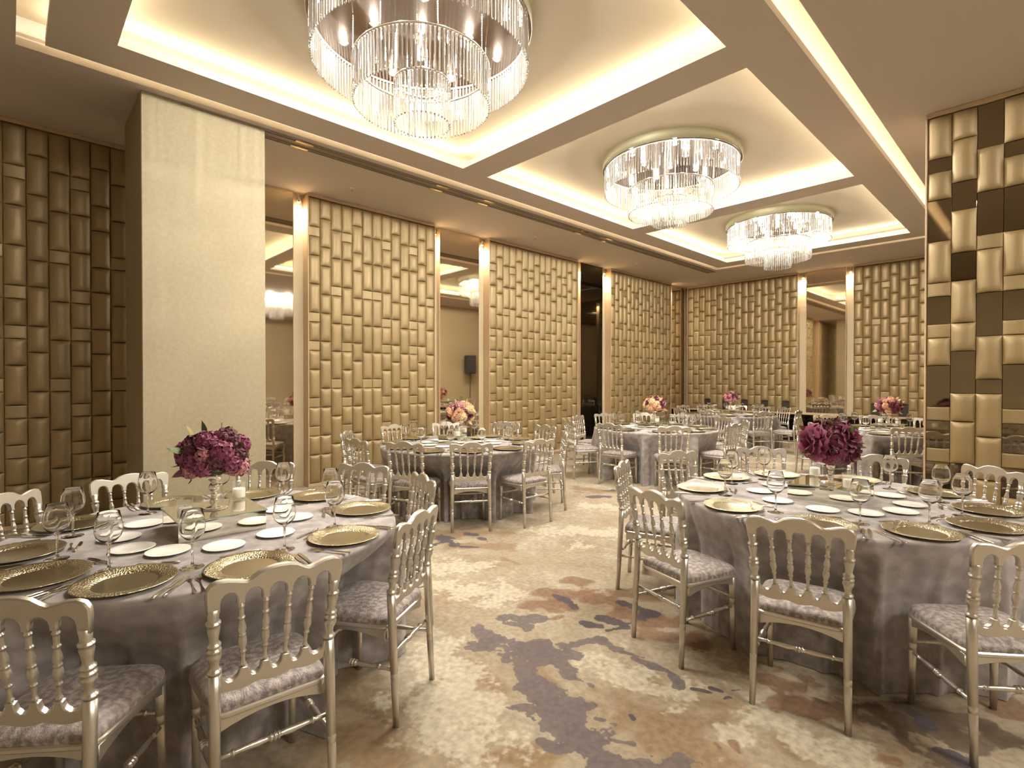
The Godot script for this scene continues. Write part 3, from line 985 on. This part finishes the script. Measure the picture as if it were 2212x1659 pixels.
func leaf_mesh(l: float) -> ArrayMesh:
	var st := mb()
	st.set_smooth_group(0)
	var w := l * 0.22
	var rows := [[0.0, 0.1, 0.0], [0.3, 0.9, 0.02], [0.55, 1.0, 0.0], [0.8, 0.6, -0.06], [1.0, 0.03, -0.15]]
	for j in rows.size() - 1:
		for sgn in [-1.0, 1.0]:
			var a := Vector3(0, rows[j][0] * l, rows[j][2] * l)
			var b := Vector3(0, rows[j + 1][0] * l, rows[j + 1][2] * l)
			var a2 := a + Vector3(sgn * rows[j][1] * w, 0, 0.15 * w)
			var b2 := b + Vector3(sgn * rows[j + 1][1] * w, 0, 0.15 * w)
			if sgn > 0:
				quad(st, a, b, b2, a2)
			else:
				quad(st, a, a2, b2, b)
	return done(st)

func berry_mesh(s: float) -> ArrayMesh:
	var st := mb()
	for k in 30:
		var y := 1.0 - 1.3 * (k + 0.5) / 30
		var r := sqrt(maxf(0, 1 - y * y))
		var a := k * 2.39996
		var c := Vector3(cos(a) * r, y, sin(a) * r) * s * (0.75 + 0.35 * fposmod(k * 0.618, 1.0))
		lathe(st, [Vector2(0, -0.0045), Vector2(0.0042, -0.001), Vector2(0.0036, 0.003), Vector2(0, 0.0048)], 5, Transform3D(Basis(), c))
	return done(st)

var blooms := {}
# recipe: list of [mesh kind, material, share]
func make_bouquet(label: String, at: Vector3, r: float, recipe: Array, leaves: Array, sd: int, n := 34) -> void:
	var o := thing("flower_arrangement", label, "flowers", "table flower arrangements", Transform3D(Basis(), at))
	var rr := RandomNumberGenerator.new()
	rr.seed = sd
	if blooms.is_empty():
		blooms = {"rose": rose_mesh(0.062), "small_rose": rose_mesh(0.042), "big_rose": rose_mesh(0.084), "hydrangea": hydrangea_mesh(0.055), "leaf": leaf_mesh(0.095), "berries": berry_mesh(0.04)}
	var foam := lathe_mesh([Vector2(0, -0.07), Vector2(0.05, -0.065), Vector2(0.085, -0.03), Vector2(0.09, 0.02), Vector2(0.06, 0.06), Vector2(0, 0.075)], 16)
	part("moss_core", foam, M.leaf_green, o)
	for k in n:
		var y := 1.0 - 1.5 * (k + 0.5) / n
		var rd := sqrt(maxf(0, 1 - y * y))
		var a := k * 2.39996 + rr.randf_range(-0.2, 0.2)
		var d := Vector3(cos(a) * rd, y, sin(a) * rd).normalized()
		var pick := rr.randf()
		var e: Array = recipe[recipe.size() - 1]
		var acc := 0.0
		for q in recipe:
			acc += q[2]
			if pick < acc:
				e = q
				break
		var out: float = r * rr.randf_range(0.60, 0.76)
		var b := Basis(Quaternion(Vector3.UP, d)) * Basis(Vector3.UP, rr.randf() * TAU)
		b = b.scaled(Vector3.ONE * rr.randf_range(0.85, 1.15))
		part({"rose": "rose_bloom", "big_rose": "rose_bloom", "small_rose": "rosebud", "hydrangea": "hydrangea_bloom", "berries": "berry_sprig"}[e[0]], blooms[e[0]], M[e[1]], o, Transform3D(b, d * out * Vector3(1.0, 0.82, 1.0)))
	for k in 26:
		var y := 0.9 - 1.5 * (k + 0.5) / 26
		var rd := sqrt(maxf(0, 1 - y * y))
		var a := k * 2.39996 + 1.1
		var d := Vector3(cos(a) * rd, y, sin(a) * rd).normalized()
		var b := Basis(Quaternion(Vector3.UP, d)) * Basis(Vector3.UP, rr.randf() * TAU) * Basis(Vector3.RIGHT, rr.randf_range(0.3, 0.9))
		part("leaf", blooms["leaf"], M[leaves[k % leaves.size()]], o, Transform3D(b.scaled(Vector3.ONE * rr.randf_range(0.7, 1.1)), d * r * 0.66))

# ------------------------------------------------------------------ tables
func smooth01(x: float) -> float:
	x = clampf(x, 0, 1)
	return x * x * (3 - 2 * x)

# seats: list of [angle in degrees, distance of the seat front from the table centre]
func cloth_mesh(rt: float, seats: Array, sd: int) -> ArrayMesh:
	var st := mb()
	st.set_smooth_group(0)
	var nz := FastNoiseLite.new()
	nz.seed = sd
	nz.frequency = 1.0
	var seg := 288
	var rows := [0.0, 0.006, 0.016, 0.03, 0.06, 0.11, 0.18, 0.26, 0.34, 0.43, 0.52, 0.61, 0.69, 0.75, 0.762]
	var grid := []
	for j in rows.size():
		var row := []
		var dwn: float = rows[j]
		for i in seg:
			var a := TAU * i / seg
			var lo := rt + 0.055
			var calm := 1.0
			for s in seats:
				var da := absf(wrapf(a - deg_to_rad(s[0]), -PI, PI))
				var lim: float = s[1] / maxf(0.7, cos(da)) - 0.05
				var blend := 1.0 - smooth01((da - 0.25) / 0.13)
				calm = minf(calm, 1.0 - 0.62 * blend)
				lo = minf(lo, lerpf(lo, lim, blend))
			var f := nz.get_noise_2d(cos(a) * 3.1, sin(a) * 3.1)
			var fold := sin(a * 19.0 + f * 6.0) * 0.62 + sin(a * 31.0 + f * 9.0 + sd) * 0.3 + f * 0.3
			var k := smooth01(dwn / 0.5)
			var r := lerpf(rt, lo, smooth01((dwn - 0.01) / 0.30)) + fold * (0.003 + 0.055 * k) * calm * (1.0 if dwn > 0.02 else 0.0)
			if j == 0:
				r = rt - 0.012
			elif j == 1:
				r = rt - 0.004
			elif j == 2:
				r = rt
			row.append(Vector3(cos(a) * r, TABLE_H - dwn, sin(a) * r))
		grid.append(row)
	for i in seg:
		var n := (i + 1) % seg
		tri(st, Vector3(0, TABLE_H, 0), grid[0][i], grid[0][n])
		for j in rows.size() - 1:
			quad(st, grid[j][i], grid[j + 1][i], grid[j + 1][n], grid[j][n])
	return done(st)

func polar(c: Vector2, r: float, deg: float, y: float) -> Vector3:
	return Vector3(c.x + cos(deg_to_rad(deg)) * r, y, c.y + sin(deg_to_rad(deg)) * r)

# seat names: by side and order from the left as seen from the entrance side (camera)
func seat_names(c: Vector2, angles: Array) -> Dictionary:
	var ord := ["first", "second", "third", "fourth", "fifth", "sixth", "seventh"]
	var fwd := Vector2(-sin(deg_to_rad(46.112)), -cos(deg_to_rad(46.112)))
	var right := Vector2(-fwd.y, fwd.x)
	var near := []
	var far := []
	for a in angles:
		var d := Vector2(cos(deg_to_rad(a)), sin(deg_to_rad(a)))
		var p := c + d
		(near if d.dot(fwd) < 0 else far).append([p.dot(right) / p.dot(fwd), a])
	var out := {}
	for e in [[near, "near"], [far, "far"]]:
		var l: Array = e[0]
		l.sort_custom(func(x, y): return x[0] < y[0])
		for i in l.size():
			out[l[i][1]] = "%s from left on %s side" % [ord[i], e[1]]
	return out

var proto := {}

func piece(kind: String, at: Transform3D, label: String, category: String, group: String) -> void:
	var src: Node3D = proto[kind]
	var c := src.duplicate() as Node3D
	c.name = numbered(kind)
	c.transform = at
	add_child(c, true)
	tag(c, label, category, group)

func facing(deg: float) -> Basis:
	# local +z points outwards from the table centre, -z to the centre
	return Basis(Vector3.UP, atan2(cos(deg_to_rad(deg)), sin(deg_to_rad(deg))))

func dining_table(c: Vector2, rt: float, rch: float, settings: Array, chairs: Array, tname: String, full: bool, flower: Array, sd: int) -> void:
	var seats := []
	for ch in chairs:
		seats.append([ch[0], ch[1] - 0.265 - 0.215])
	var t := thing("banquet_table", "round banquet table under the cloth of the %s" % tname, "table", "round banquet tables", Transform3D(Basis(), Vector3(c.x, 0, c.y)))
	part("table_top", lathe_mesh([Vector2(0, 0.735), Vector2(rt - 0.06, 0.735), Vector2(rt - 0.03, 0.74), Vector2(rt - 0.03, 0.758), Vector2(0, 0.76)], 48), M.oak, t)
	for k in 4:
		var a := PI / 4 + k * PI / 2
		var s2 := mb()
		turned(s2, Vector3(cos(a) * 0.42, 0, sin(a) * 0.42), Vector3(cos(a) * 0.38, 0.736, sin(a) * 0.38), [Vector2(0.016, 0), Vector2(0.016, 1)], 10)
		part("leg", done(s2), M.diffuser_bronze, t)
	var cl := part(numbered("tablecloth"), cloth_mesh(rt, seats, sd), M.cloth_velvet, self, Transform3D(Basis(), Vector3(c.x, 0, c.y)))
	tag(cl, "floor-length grey velvet tablecloth on the %s" % tname, "tablecloth", "grey velvet tablecloths")
	var names := seat_names(c, chairs.map(func(e): return e[0]))
	for ch in chairs:
		var jig: float = ch[2] if ch.size() > 2 else 0.0
		piece("banquet_chair", Transform3D(facing(ch[0]) * Basis(Vector3.UP, deg_to_rad(jig)), polar(c, ch[1] - 0.265, ch[0], 0)), "silver spindle-back chair, %s of %s" % [names[ch[0]], tname], "chair", "silver spindle-back chairs")
	# place settings
	names = seat_names(c, settings)
	var y := TABLE_H + 0.0006
	var rr := RandomNumberGenerator.new()
	rr.seed = sd
	for a in settings:
		var f := facing(a)
		var nm: String = names[a]
		var w := "%s of %s" % [nm, tname]
		piece("charger_plate", Transform3D(Basis().scaled(Vector3(1.06, 1.0, 1.06)), polar(c, rch, a, y)), "gold charger plate, %s" % w, "plate", "gold charger plates")
		piece("side_plate", Transform3D(Basis().scaled(Vector3(1.05, 1.0, 1.05)), polar(c, rch * 0.525, a + 4 + rr.randf_range(-2, 2), y)), "small white side plate, %s" % w, "plate", "white side plates")
		piece("wine_glass", Transform3D(Basis().scaled(Vector3.ONE * 1.17), polar(c, rch * 0.815 + rr.randf_range(-0.01, 0.02), a - 15 + rr.randf_range(-2, 2), y)), "clear stemmed wine glass, %s" % w, "glass", "stemmed wine glasses")
		# along local x: right-hand side of the diner is -angle
		var p0 := polar(c, rch + 0.055, a, y)
		for e in [["dinner_fork", 0.186, "inner dinner fork"], ["dinner_fork", 0.213, "outer dinner fork"]]:
			piece("dinner_fork", Transform3D(f * Basis(Vector3.UP, rr.randf_range(-0.06, 0.06)), p0 + f * Vector3(-e[1], 0, rr.randf_range(-0.012, 0.012))), "steel %s, %s" % [e[2], w], "fork", "dinner forks")
		for e in [[0.184, "inner table knife"], [0.209, "outer table knife"]]:
			piece("table_knife", Transform3D(f * Basis(Vector3.UP, rr.randf_range(-0.05, 0.05)), p0 + f * Vector3(e[0], 0, rr.randf_range(-0.01, 0.012))), "steel %s, %s" % [e[1], w], "knife", "table knives")
		if full:
			var p1 := polar(c, rch * 0.74, a, y)
			piece("dessert_fork", Transform3D(f * Basis(Vector3.UP, -PI / 2 + rr.randf_range(0.05, 0.3)), p1 + f * Vector3(0.0, 0.0, 0.014)), "small steel dessert fork above charger, %s" % w, "fork", "dessert forks")
			piece("dessert_knife", Transform3D(f * Basis(Vector3.UP, PI / 2 + rr.randf_range(-0.15, 0.05)), p1 + f * Vector3(0.01, 0.0, -0.012)), "small steel dessert knife above charger, %s" % w, "knife", "dessert knives")
	# mirrored plinth, candles, vase and flowers
	var pl := thing("mirror_plinth", "low square mirrored plinth at the centre of the %s" % tname, "plinth", "mirrored table plinths", Transform3D(Basis(Vector3.UP, deg_to_rad(-1.0)), Vector3(c.x, y, c.y)))
	part("mirror_top", box_between(-0.20, 0.20, 0.094, 0.10, -0.20, 0.20, 0.001), M.clear_mirror, pl)
	for k in 4:
		part("mirror_side", box_between(-0.196, 0.196, 0.0, 0.0935, 0.190, 0.195, 0.0005), M.clear_mirror, pl, Transform3D(Basis(Vector3.UP, k * PI / 2), Vector3.ZERO))
	var st := mb()
	for k in 4:
		bx(st, Vector3(0, 0.097, 0.201), Vector3(0.404, 0.006, 0.002), Transform3D(Basis(Vector3.UP, k * PI / 2), Vector3.ZERO), 0.0005)
	part("glass_edge", done(st), M.glass_edge, pl)
	var yp := y + 0.1005
	for e in [[49.0, "near"], [-131.0, "far"]]:
		piece("candle_glass", Transform3D(Basis(), polar(c, 0.215, e[0], yp)), "white candle in a clear glass, %s corner of plinth, %s" % [e[1], tname], "candle", "candles in glasses")
	piece("crystal_vase", Transform3D(Basis(), Vector3(c.x, yp, c.y)), "crystal ball-stem vase holding flowers on the %s" % tname, "vase", "crystal flower vases")
	make_bouquet(flower[0], Vector3(c.x, yp + 0.262, c.y), flower[1], flower[2], flower[3], sd, flower[4] if flower.size() > 4 else 34)

# ------------------------------------------------------------------ the scene
func _ready() -> void:
	rng.seed = 42
	cove_energy = 0.33
	bulb_energy = 1.55
	# camera
	var cam := Camera3D.new()
	cam.name = "camera"
	cam.position = Vector3(0, 1.54, 0)
	cam.rotation_degrees = Vector3(-0.497, 46.112, 0.041)
	cam.fov = 72.54
	cam.near = 0.05
	cam.far = 100.0
	add_child(cam)
	cam.current = true
	var we := WorldEnvironment.new()
	we.name = "environment"
	var env := Environment.new()
	env.background_mode = Environment.BG_COLOR
	env.background_color = Color.BLACK
	env.tonemap_mode = Environment.TONE_MAPPER_LINEAR
	env.tonemap_exposure = 1.25
	env.sdfgi_enabled = true
	env.ssao_enabled = true
	env.ssil_enabled = true
	we.environment = env
	add_child(we)
	materials()

	# ---- ceiling cove lights
	var coffers := [[-5.186, -1.839, -4.132, -0.638, "the nearest ceiling coffer"], [-5.186, -1.839, -7.943, -4.534, "the middle ceiling coffer"], [-5.186, -1.839, -11.73, -8.352, "the farthest ceiling coffer"], [1.55, 4.95, -8.2, -4.8, "the ceiling coffer of the side hall"], [1.55, 4.95, -4.1, -0.7, "the second side hall coffer"]]
	for c in coffers:
		recess_lights(c[0], c[1], c[2], c[3], 0.10, 1.0, cove_energy, c[4])
	recess_lights(-5.585, -1.431, -12.161, -0.224, 0.10, -1.0, cove_energy * 0.55, "the ceiling slab")

	# ---- floor, walls
	var carpet := mat("carpet", Color.WHITE, 0.95)
	carpet.albedo_texture = carpet_texture()
	carpet.heightmap_enabled = true
	carpet.heightmap_texture = noise_tex(0.25, 2, [], 512, FastNoiseLite.TYPE_SIMPLEX_SMOOTH, 31)
	carpet.heightmap_scale = 0.05
	carpet.rim_enabled = true
	carpet.rim = 0.3
	struct("floor", floor_mesh(-7.8, 9.0, -14.5, 5.0), carpet, "cream, brown and plum patterned carpet")
	struct("wall_left", box_between(-7.8, -7.54, 0, 4.6, -14.5, 5.0), M.cream_wall, "wall behind the padded panels and mirrors")
	struct("wall_far", box_between(-7.54, 0.6, 0, 4.6, -14.5, -14.255), M.cream_wall, "far wall behind the padded panels")
	struct("wall_right", box_between(0.35, 0.6, 0, 4.19, -14.255, -6.80), M.cream_wall, "cream side wall behind the padded column")
	struct("wall_side_hall", box_between(0.6, 9.0, 0, 4.6, -12.2, -12.0), M.cream_wall, "far wall of the side hall")
	struct("wall_side_hall_end", box_between(8.8, 9.0, 0, 4.6, -12.0, 5.0), M.cream_wall, "end wall of the side hall")
	struct("wall_near", box_between(-7.54, 9.0, 0, 4.6, 4.8, 5.0), M.cream_wall, "wall behind the viewer")

	# ---- ceiling
	struct("ceiling", box_between(-7.8, 9.0, TOPC, 4.6, -14.5, 5.0), M.coffer_paint, "upper ceiling inside the coffers")
	var so := [-5.724, -1.262, -12.336, -0.054]
	struct("ceiling_soffit", box_between(-7.54, so[0], CEIL, TOPC, -14.255, 4.8, 0.0), M.ceiling_paint, "ceiling strip along the mirrored wall")
	struct("ceiling_soffit", box_between(so[0], so[1], CEIL, TOPC, -14.255, so[2], 0.0), M.ceiling_paint, "ceiling strip along the far wall")
	struct("ceiling_soffit", box_between(so[0], so[1], CEIL, TOPC, so[3], 4.8, 0.0), M.ceiling_paint, "ceiling strip overhead behind the slab")
	struct("ceiling_soffit", box_between(so[1], 1.55, CEIL, TOPC, -14.255, 4.8, 0.0), M.ceiling_paint, "plain ceiling on the column side")
	struct("ceiling_soffit", box_between(4.95, 8.8, CEIL, TOPC, -12.0, 4.8, 0.0), M.ceiling_paint, "plain ceiling at the end of the side hall")
	struct("ceiling_soffit", box_between(1.55, 4.95, CEIL, TOPC, -12.0, -8.35, 0.0), M.ceiling_paint, "plain ceiling at the far side of the hall")
	struct("ceiling_soffit", box_between(1.55, 4.95, CEIL, TOPC, -0.55, 4.8, 0.0), M.ceiling_paint, "plain ceiling at the near side of the hall")
	# floating slab: frame of plates around three coffers
	var sl := [-5.585, -1.431, -12.161, -0.224]
	var st := mb()
	for e in [[sl[0], -5.186, sl[2], sl[3]], [-1.839, sl[1], sl[2], sl[3]], [-5.186, -1.839, -0.638, sl[3]], [-5.186, -1.839, -4.534, -4.132], [-5.186, -1.839, -8.352, -7.943], [-5.186, -1.839, sl[2], -11.73]]:
		bx(st, Vector3((e[0] + e[1]) / 2, CEIL + 0.0325, (e[2] + e[3]) / 2), Vector3(e[1] - e[0], 0.065, e[3] - e[2]), Transform3D(), 0.0)
	struct("ceiling_slab", done(st), M.ceiling_paint, "beige dropped ceiling slab with three square coffers")
	st = mb()
	for e in [[1.55, 4.95, -8.35, -8.2], [1.55, 4.95, -4.8, -4.1], [1.55, 4.95, -0.7, -0.55]]:
		bx(st, Vector3((e[0] + e[1]) / 2, CEIL + 0.0325, (e[2] + e[3]) / 2), Vector3(e[1] - e[0], 0.065, e[3] - e[2]), Transform3D(), 0.0)
	struct("ceiling_slab", done(st), M.ceiling_paint, "ceiling slab round the side hall coffer")

	# ---- free-standing pillar
	struct("pillar", box_between(-6.746, -5.824, 0, CEIL, -1.97, -0.886, 0.006), M.wallcovering, "tall cream wallcovered pillar before the padded wall")

	# ---- padded panels, mirrors and recesses on the left wall
	var L := Basis(Vector3.UP, PI / 2)
	var xl := -7.395
	padded_panel("padded_wall_panel", Transform3D(L, Vector3(xl, 0, 0.38)), "BCABCABCABCABCA", 0.1735, "dark padded wall panel left of the cream pillar")
	wall_mirror(Transform3D(L, Vector3(xl, 0, -2.30)), 0.60, 0.0, 0.175, M.bronze_mirror, "tall narrow bronze mirror beside the cream pillar", "pillar mirror")
	padded_panel("padded_wall_panel", Transform3D(L, Vector3(xl, 0, -3.084)), "ABCABCCABCABC", 0.1668, "bronze padded wall panel between pillar mirror and tall mirror")
	wall_mirror(Transform3D(L, Vector3(xl, 0, -5.44)), 0.885, 0.17, 0.18, M.bronze_mirror, "tall bronze mirror behind the mirror-side table", "tall mirror")
	padded_panel("padded_wall_panel", Transform3D(L, Vector3(xl, 0, -6.514)), "ABCABCABCABCABC", 0.1731, "bronze padded wall panel between tall mirror and black mirror")
	wall_mirror(Transform3D(L, Vector3(xl, 0, -9.335)), 0.825, 0.20, 0.19, M.black_mirror, "narrow black mirror between two padded panels", "black mirror")
	padded_panel("padded_wall_panel", Transform3D(L, Vector3(xl, 0, -10.375)), "ABCABCABCABCABCA", 0.1745, "bronze padded wall panel before the far corner")
	wall_mirror(Transform3D(L, Vector3(xl, 0, -13.385)), 0.74, 0.20, 0.0, M.bronze_mirror, "slim mirror in the far room corner", "corner mirror")
	# far wall
	var zf := -14.11
	var FB := Basis()
	padded_panel("padded_wall_panel", Transform3D(FB, Vector3(-7.36, 0, zf)), "BABCABCABCABCABCA", 0.1705, "padded panel on far wall left of its mirror", 0.725)
	wall_mirror(Transform3D(FB, Vector3(-4.275, 0, zf)), 0.835, 0.165, 0.17, M.bronze_mirror, "framed mirror on the far wall", "far wall mirror", 0.725)
	padded_panel("padded_wall_panel", Transform3D(FB, Vector3(-3.245, 0, zf)), "ABCABCABCABCABCABCABC", 0.1705, "padded panel on far wall right of its mirror", 0.725)
	struct("baseboard_far", box_between(-7.5, 0.34, 0.0, 0.68, -14.25, -14.14, 0.002), M.black_mirror, "dark glossy plinth under the far wall panels")
	# padded column on the right
	var mir := {}
	for e in ["0_1", "0_3", "0_6", "0_9", "0_11", "0_13", "1_2", "1_4", "1_7", "1_10", "2_0", "2_2", "2_5", "2_7", "2_11", "3_1", "3_3", "3_6", "3_9", "3_11", "3_13", "4_2", "4_5", "4_8", "5_1", "5_4", "5_7", "6_1", "6_4", "6_8"]:
		mir[e] = true
	padded_panel("padded_column", Transform3D(Basis(), Vector3(-0.905, 0, -6.66)), "ABCABCA", 0.186, "column clad in gold cushions and bronze mirror squares", 0.0, mir)
	struct("column_core", box_between(-0.905, 0.36, 0, CEIL, -7.55, -6.762, 0.004), M.oak, "oak-sided core of the padded column")

	# ---- slot diffuser along the ceiling with its pairs of small lights
	var d := thing("slot_diffuser", "long dark linear air diffuser along the ceiling edge", "air diffuser")
	part("slot_bed", box_between(-6.02, -5.81, CEIL - 0.006, CEIL - 0.0005, -12.55, -1.2, 0.001), M.diffuser_bronze, d)
	for x in [-6.015, -5.965, -5.865, -5.815]:
		part("slot_fin", box_between(x - 0.004, x + 0.004, CEIL - 0.014, CEIL - 0.005, -12.55, -1.2, 0.001), M.diffuser_bronze, d)
	for z in [-2.4, -4.3, -5.15, -7.42, -8.15, -10.68]:
		for x in [-5.845, -6.0]:
			part("reflector", box_between(x - 0.018, x + 0.018, CEIL - 0.016, CEIL - 0.004, z - 0.10, z + 0.10, 0.002), M.reflector_gold, d)
	for e in [[-6.77, -3.44, "above the first bronze panel"], [-6.74, -7.07, "above the second bronze panel"], [-6.67, -10.39, "above the black mirror"], [-3.1, -13.17, "before the far wall"]]:
		var s := thing("sprinkler_head", "tiny white sprinkler head in the ceiling %s" % e[2], "sprinkler", "ceiling sprinkler heads", Transform3D(Basis(), Vector3(e[0], CEIL, e[1])))
		part("rosette", lathe_mesh([Vector2(0, -0.008), Vector2(0.03, -0.006), Vector2(0.036, 0.0)], 16), M.white_paint, s)
		part("deflector", lathe_mesh([Vector2(0, -0.04), Vector2(0.014, -0.04), Vector2(0.004, -0.036), Vector2(0.004, -0.007)], 10), M.chrome, s)

	# ---- chandeliers
	make_chandelier(Vector3(-3.51, TOPC, -2.385), "largest crystal rod chandelier, in the nearest coffer")
	make_chandelier(Vector3(-3.51, TOPC, -6.24), "crystal rod chandelier in the middle coffer")
	make_chandelier(Vector3(-3.51, TOPC, -10.04), "smallest-looking crystal rod chandelier, in the farthest coffer")
	make_chandelier(Vector3(3.25, TOPC, -6.5), "chandelier seen only as a reflection in the pillar mirror")

	make_chandelier(Vector3(3.25, TOPC, -2.4), "chandelier of the side hall, out of view beside the viewer")

	# ---- loudspeaker on its stand (seen in the tall mirror)
	var sp := thing("loudspeaker", "black loudspeaker on a pole, reflected in the tall mirror", "loudspeaker", "", Transform3D(Basis(Vector3.UP, deg_to_rad(-60)), Vector3(-0.05, 0, -12.2)))
	part("cabinet", box_between(-0.19, 0.19, 1.75, 2.42, -0.18, 0.18, 0.02), M.black_plastic, sp)
	part("grille", box_between(-0.17, 0.17, 1.78, 2.39, 0.178, 0.19, 0.006), M.black_plastic, sp)
	st = mb()
	turned(st, Vector3(0, 0.1, 0), Vector3(0, 1.76, 0), [Vector2(0.018, 0), Vector2(0.018, 1)], 10)
	part("pole", done(st), M.black_plastic, sp)
	for k in 3:
		st = mb()
		tube(st, [Vector3(0, 0.55, 0), Vector3(cos(k * TAU / 3) * 0.4, 0.012, sin(k * TAU / 3) * 0.4)], 0.011)
		part("leg", done(st), M.black_plastic, sp)

	# ---- tableware prototypes and tables
	proto = {"banquet_chair": make_chair(), "charger_plate": make_charger(), "side_plate": make_plate(), "wine_glass": make_goblet(), "dinner_fork": make_fork(0.195), "table_knife": make_knife(0.225), "dessert_fork": make_fork(0.155), "dessert_knife": make_knife(0.17), "candle_glass": make_candle(), "crystal_vase": make_vase()}
	var fl1 := ["burgundy and pink hydrangea ball bouquet before the cream pillar", 0.185, [["hydrangea", "magenta", 0.3], ["hydrangea", "burgundy", 0.3], ["rose", "mauve", 0.15], ["hydrangea", "pink", 0.15], ["berries", "berry", 0.1]], ["leaf_green", "burgundy", "rust_leaf", "olive"]]
	var fl2 := ["burgundy rose bouquet with olive leaves beside the padded column", 0.185, [["big_rose", "burgundy", 0.42], ["big_rose", "magenta", 0.26], ["small_rose", "mauve", 0.16], ["berries", "berry", 0.16]], ["olive", "leaf_green", "rust_leaf", "olive"], 22]
	var fl3 := ["pink and cream lily bouquet before the tall mirror", 0.185, [["hydrangea", "peach", 0.25], ["hydrangea", "pink", 0.25], ["rose", "magenta", 0.25], ["hydrangea", "cream", 0.25]], ["olive", "leaf_green", "cream"]]
	var fl4 := ["peach hydrangea bouquet with mauve roses on the middle table", 0.185, [["hydrangea", "peach", 0.4], ["hydrangea", "cream", 0.25], ["rose", "magenta", 0.35]], ["olive", "cream", "peach"]]
	var fl5 := ["small magenta bouquet on the back corner table", 0.16, [["hydrangea", "magenta", 0.45], ["rose", "burgundy", 0.25], ["hydrangea", "pink", 0.3]], ["leaf_green", "rust_leaf"]]
	var fl6 := ["magenta and peach bouquet on the far right table", 0.20, [["hydrangea", "peach", 0.35], ["rose", "magenta", 0.35], ["hydrangea", "mauve", 0.3]], ["peach", "olive", "cream"]]
	var fl7 := ["pink bouquet in the side hall beyond the column", 0.185, [["hydrangea", "pink", 0.6], ["rose", "magenta", 0.4]], ["olive", "leaf_green"]]
	dining_table(Vector2(-3.045, -0.77), 0.925, 0.757, [37.0, 4.5, -32.4, -74.6, -113.9, -148.2, 177.3, 136.3, 99.3, 65.9], [[38.6, 1.25, 0.0], [5.7, 1.24, 2.0], [-34.8, 1.15, -4.0], [-85.0, 1.23, -10.0], [-115.5, 1.29, 1.0], [-153.0, 1.34, -12.0], [170.4, 1.22, -2.0], [141.0, 1.25, 6.0]], "cream-pillar table", true, fl1, 3)
	dining_table(Vector2(-1.02, -3.88), 0.955, 0.795, [-166.6, 153.8, 114.7, 78.1, 45.7, 13.8, -19.6, -54.4, -93.0, -132.5], [[80.9, 1.35, 2.0], [114.8, 1.39, 8.0], [159.1, 1.39], [-164.4, 1.36, -2.0], [-127.1, 1.52, -3.0], [-90.5, 1.37, 1.0], [-61.5, 1.45, -6.0], [45.5, 1.41, -5.0]], "near right table", true, fl2, 4)
	dining_table(Vector2(-5.0, -3.95), 0.95, 0.79, [63.7, 31.4, -2.5, -40.0, -76.2, -112.0, -148.0, 169.9, 133.0, 95.6], [[69.5, 1.16, 6.0], [32.6, 1.12, -1.0], [-5.9, 1.24, -9.0], [-45.9, 1.28], [-86.6, 1.43, -3.0], [-115.4, 1.50, -2.0], [-150.1, 1.46, 1.0], [176.9, 1.42, 1.0], [134.5, 1.41], [99.9, 1.32, 14.0]], "mirror-side table", false, fl3, 5)
	dining_table(Vector2(-4.48, -7.5), 0.965, 0.78, [94.5, 50.0, 12.8, -25.0, -60.0, -96.0, -132.0, -168.0, 156.0, 125.0], [[89.6, 1.26], [47.5, 1.33, -2.0], [0.8, 1.32, -5.0], [-34.6, 1.39], [-67.0, 1.41, -6.0], [-101.6, 1.45], [-128.1, 1.52], [-157.8, 1.53, 2.0], [171.1, 1.42, 4.0], [128.0, 1.44, 9.0]], "middle table", false, fl4, 6)
	dining_table(Vector2(-5.05, -11.65), 0.95, 0.78, [35.0, -5.0, -40.0, -75.0, -110.0, -145.0, 178.0, 145.0, 108.0, 70.0], [[37.3, 1.29, -3.0], [-2.6, 1.40], [-57.6, 1.38], [-83.1, 1.35, -1.0], [-107.0, 1.42, -1.0], [-138.0, 1.42], [-162.7, 1.44, 2.0], [85.8, 1.24, -1.0], [119.5, 1.31, 3.0]], "back corner table", false, fl5, 7)
	dining_table(Vector2(-1.76, -9.65), 0.93, 0.77, [-130.0, -94.0, -58.0, -166.0, 158.0, 122.0, 86.0, 50.0], [[-140.4, 1.47, -1.0], [-108.6, 1.48, 3.0], [-78.0, 1.43], [70.3, 1.13, 10.0], [175.9, 1.26], [122.0, 1.25]], "far right table", false, fl6, 8)
	dining_table(Vector2(3.3, -5.6), 0.95, 0.78, [150.0, 190.0, 110.0, 230.0], [[150.0, 1.3], [190.0, 1.3], [110.0, 1.3], [230.0, 1.3], [270.0, 1.3], [310.0, 1.3]], "side hall table", false, fl7, 9)
	for k in proto:
		proto[k].free()
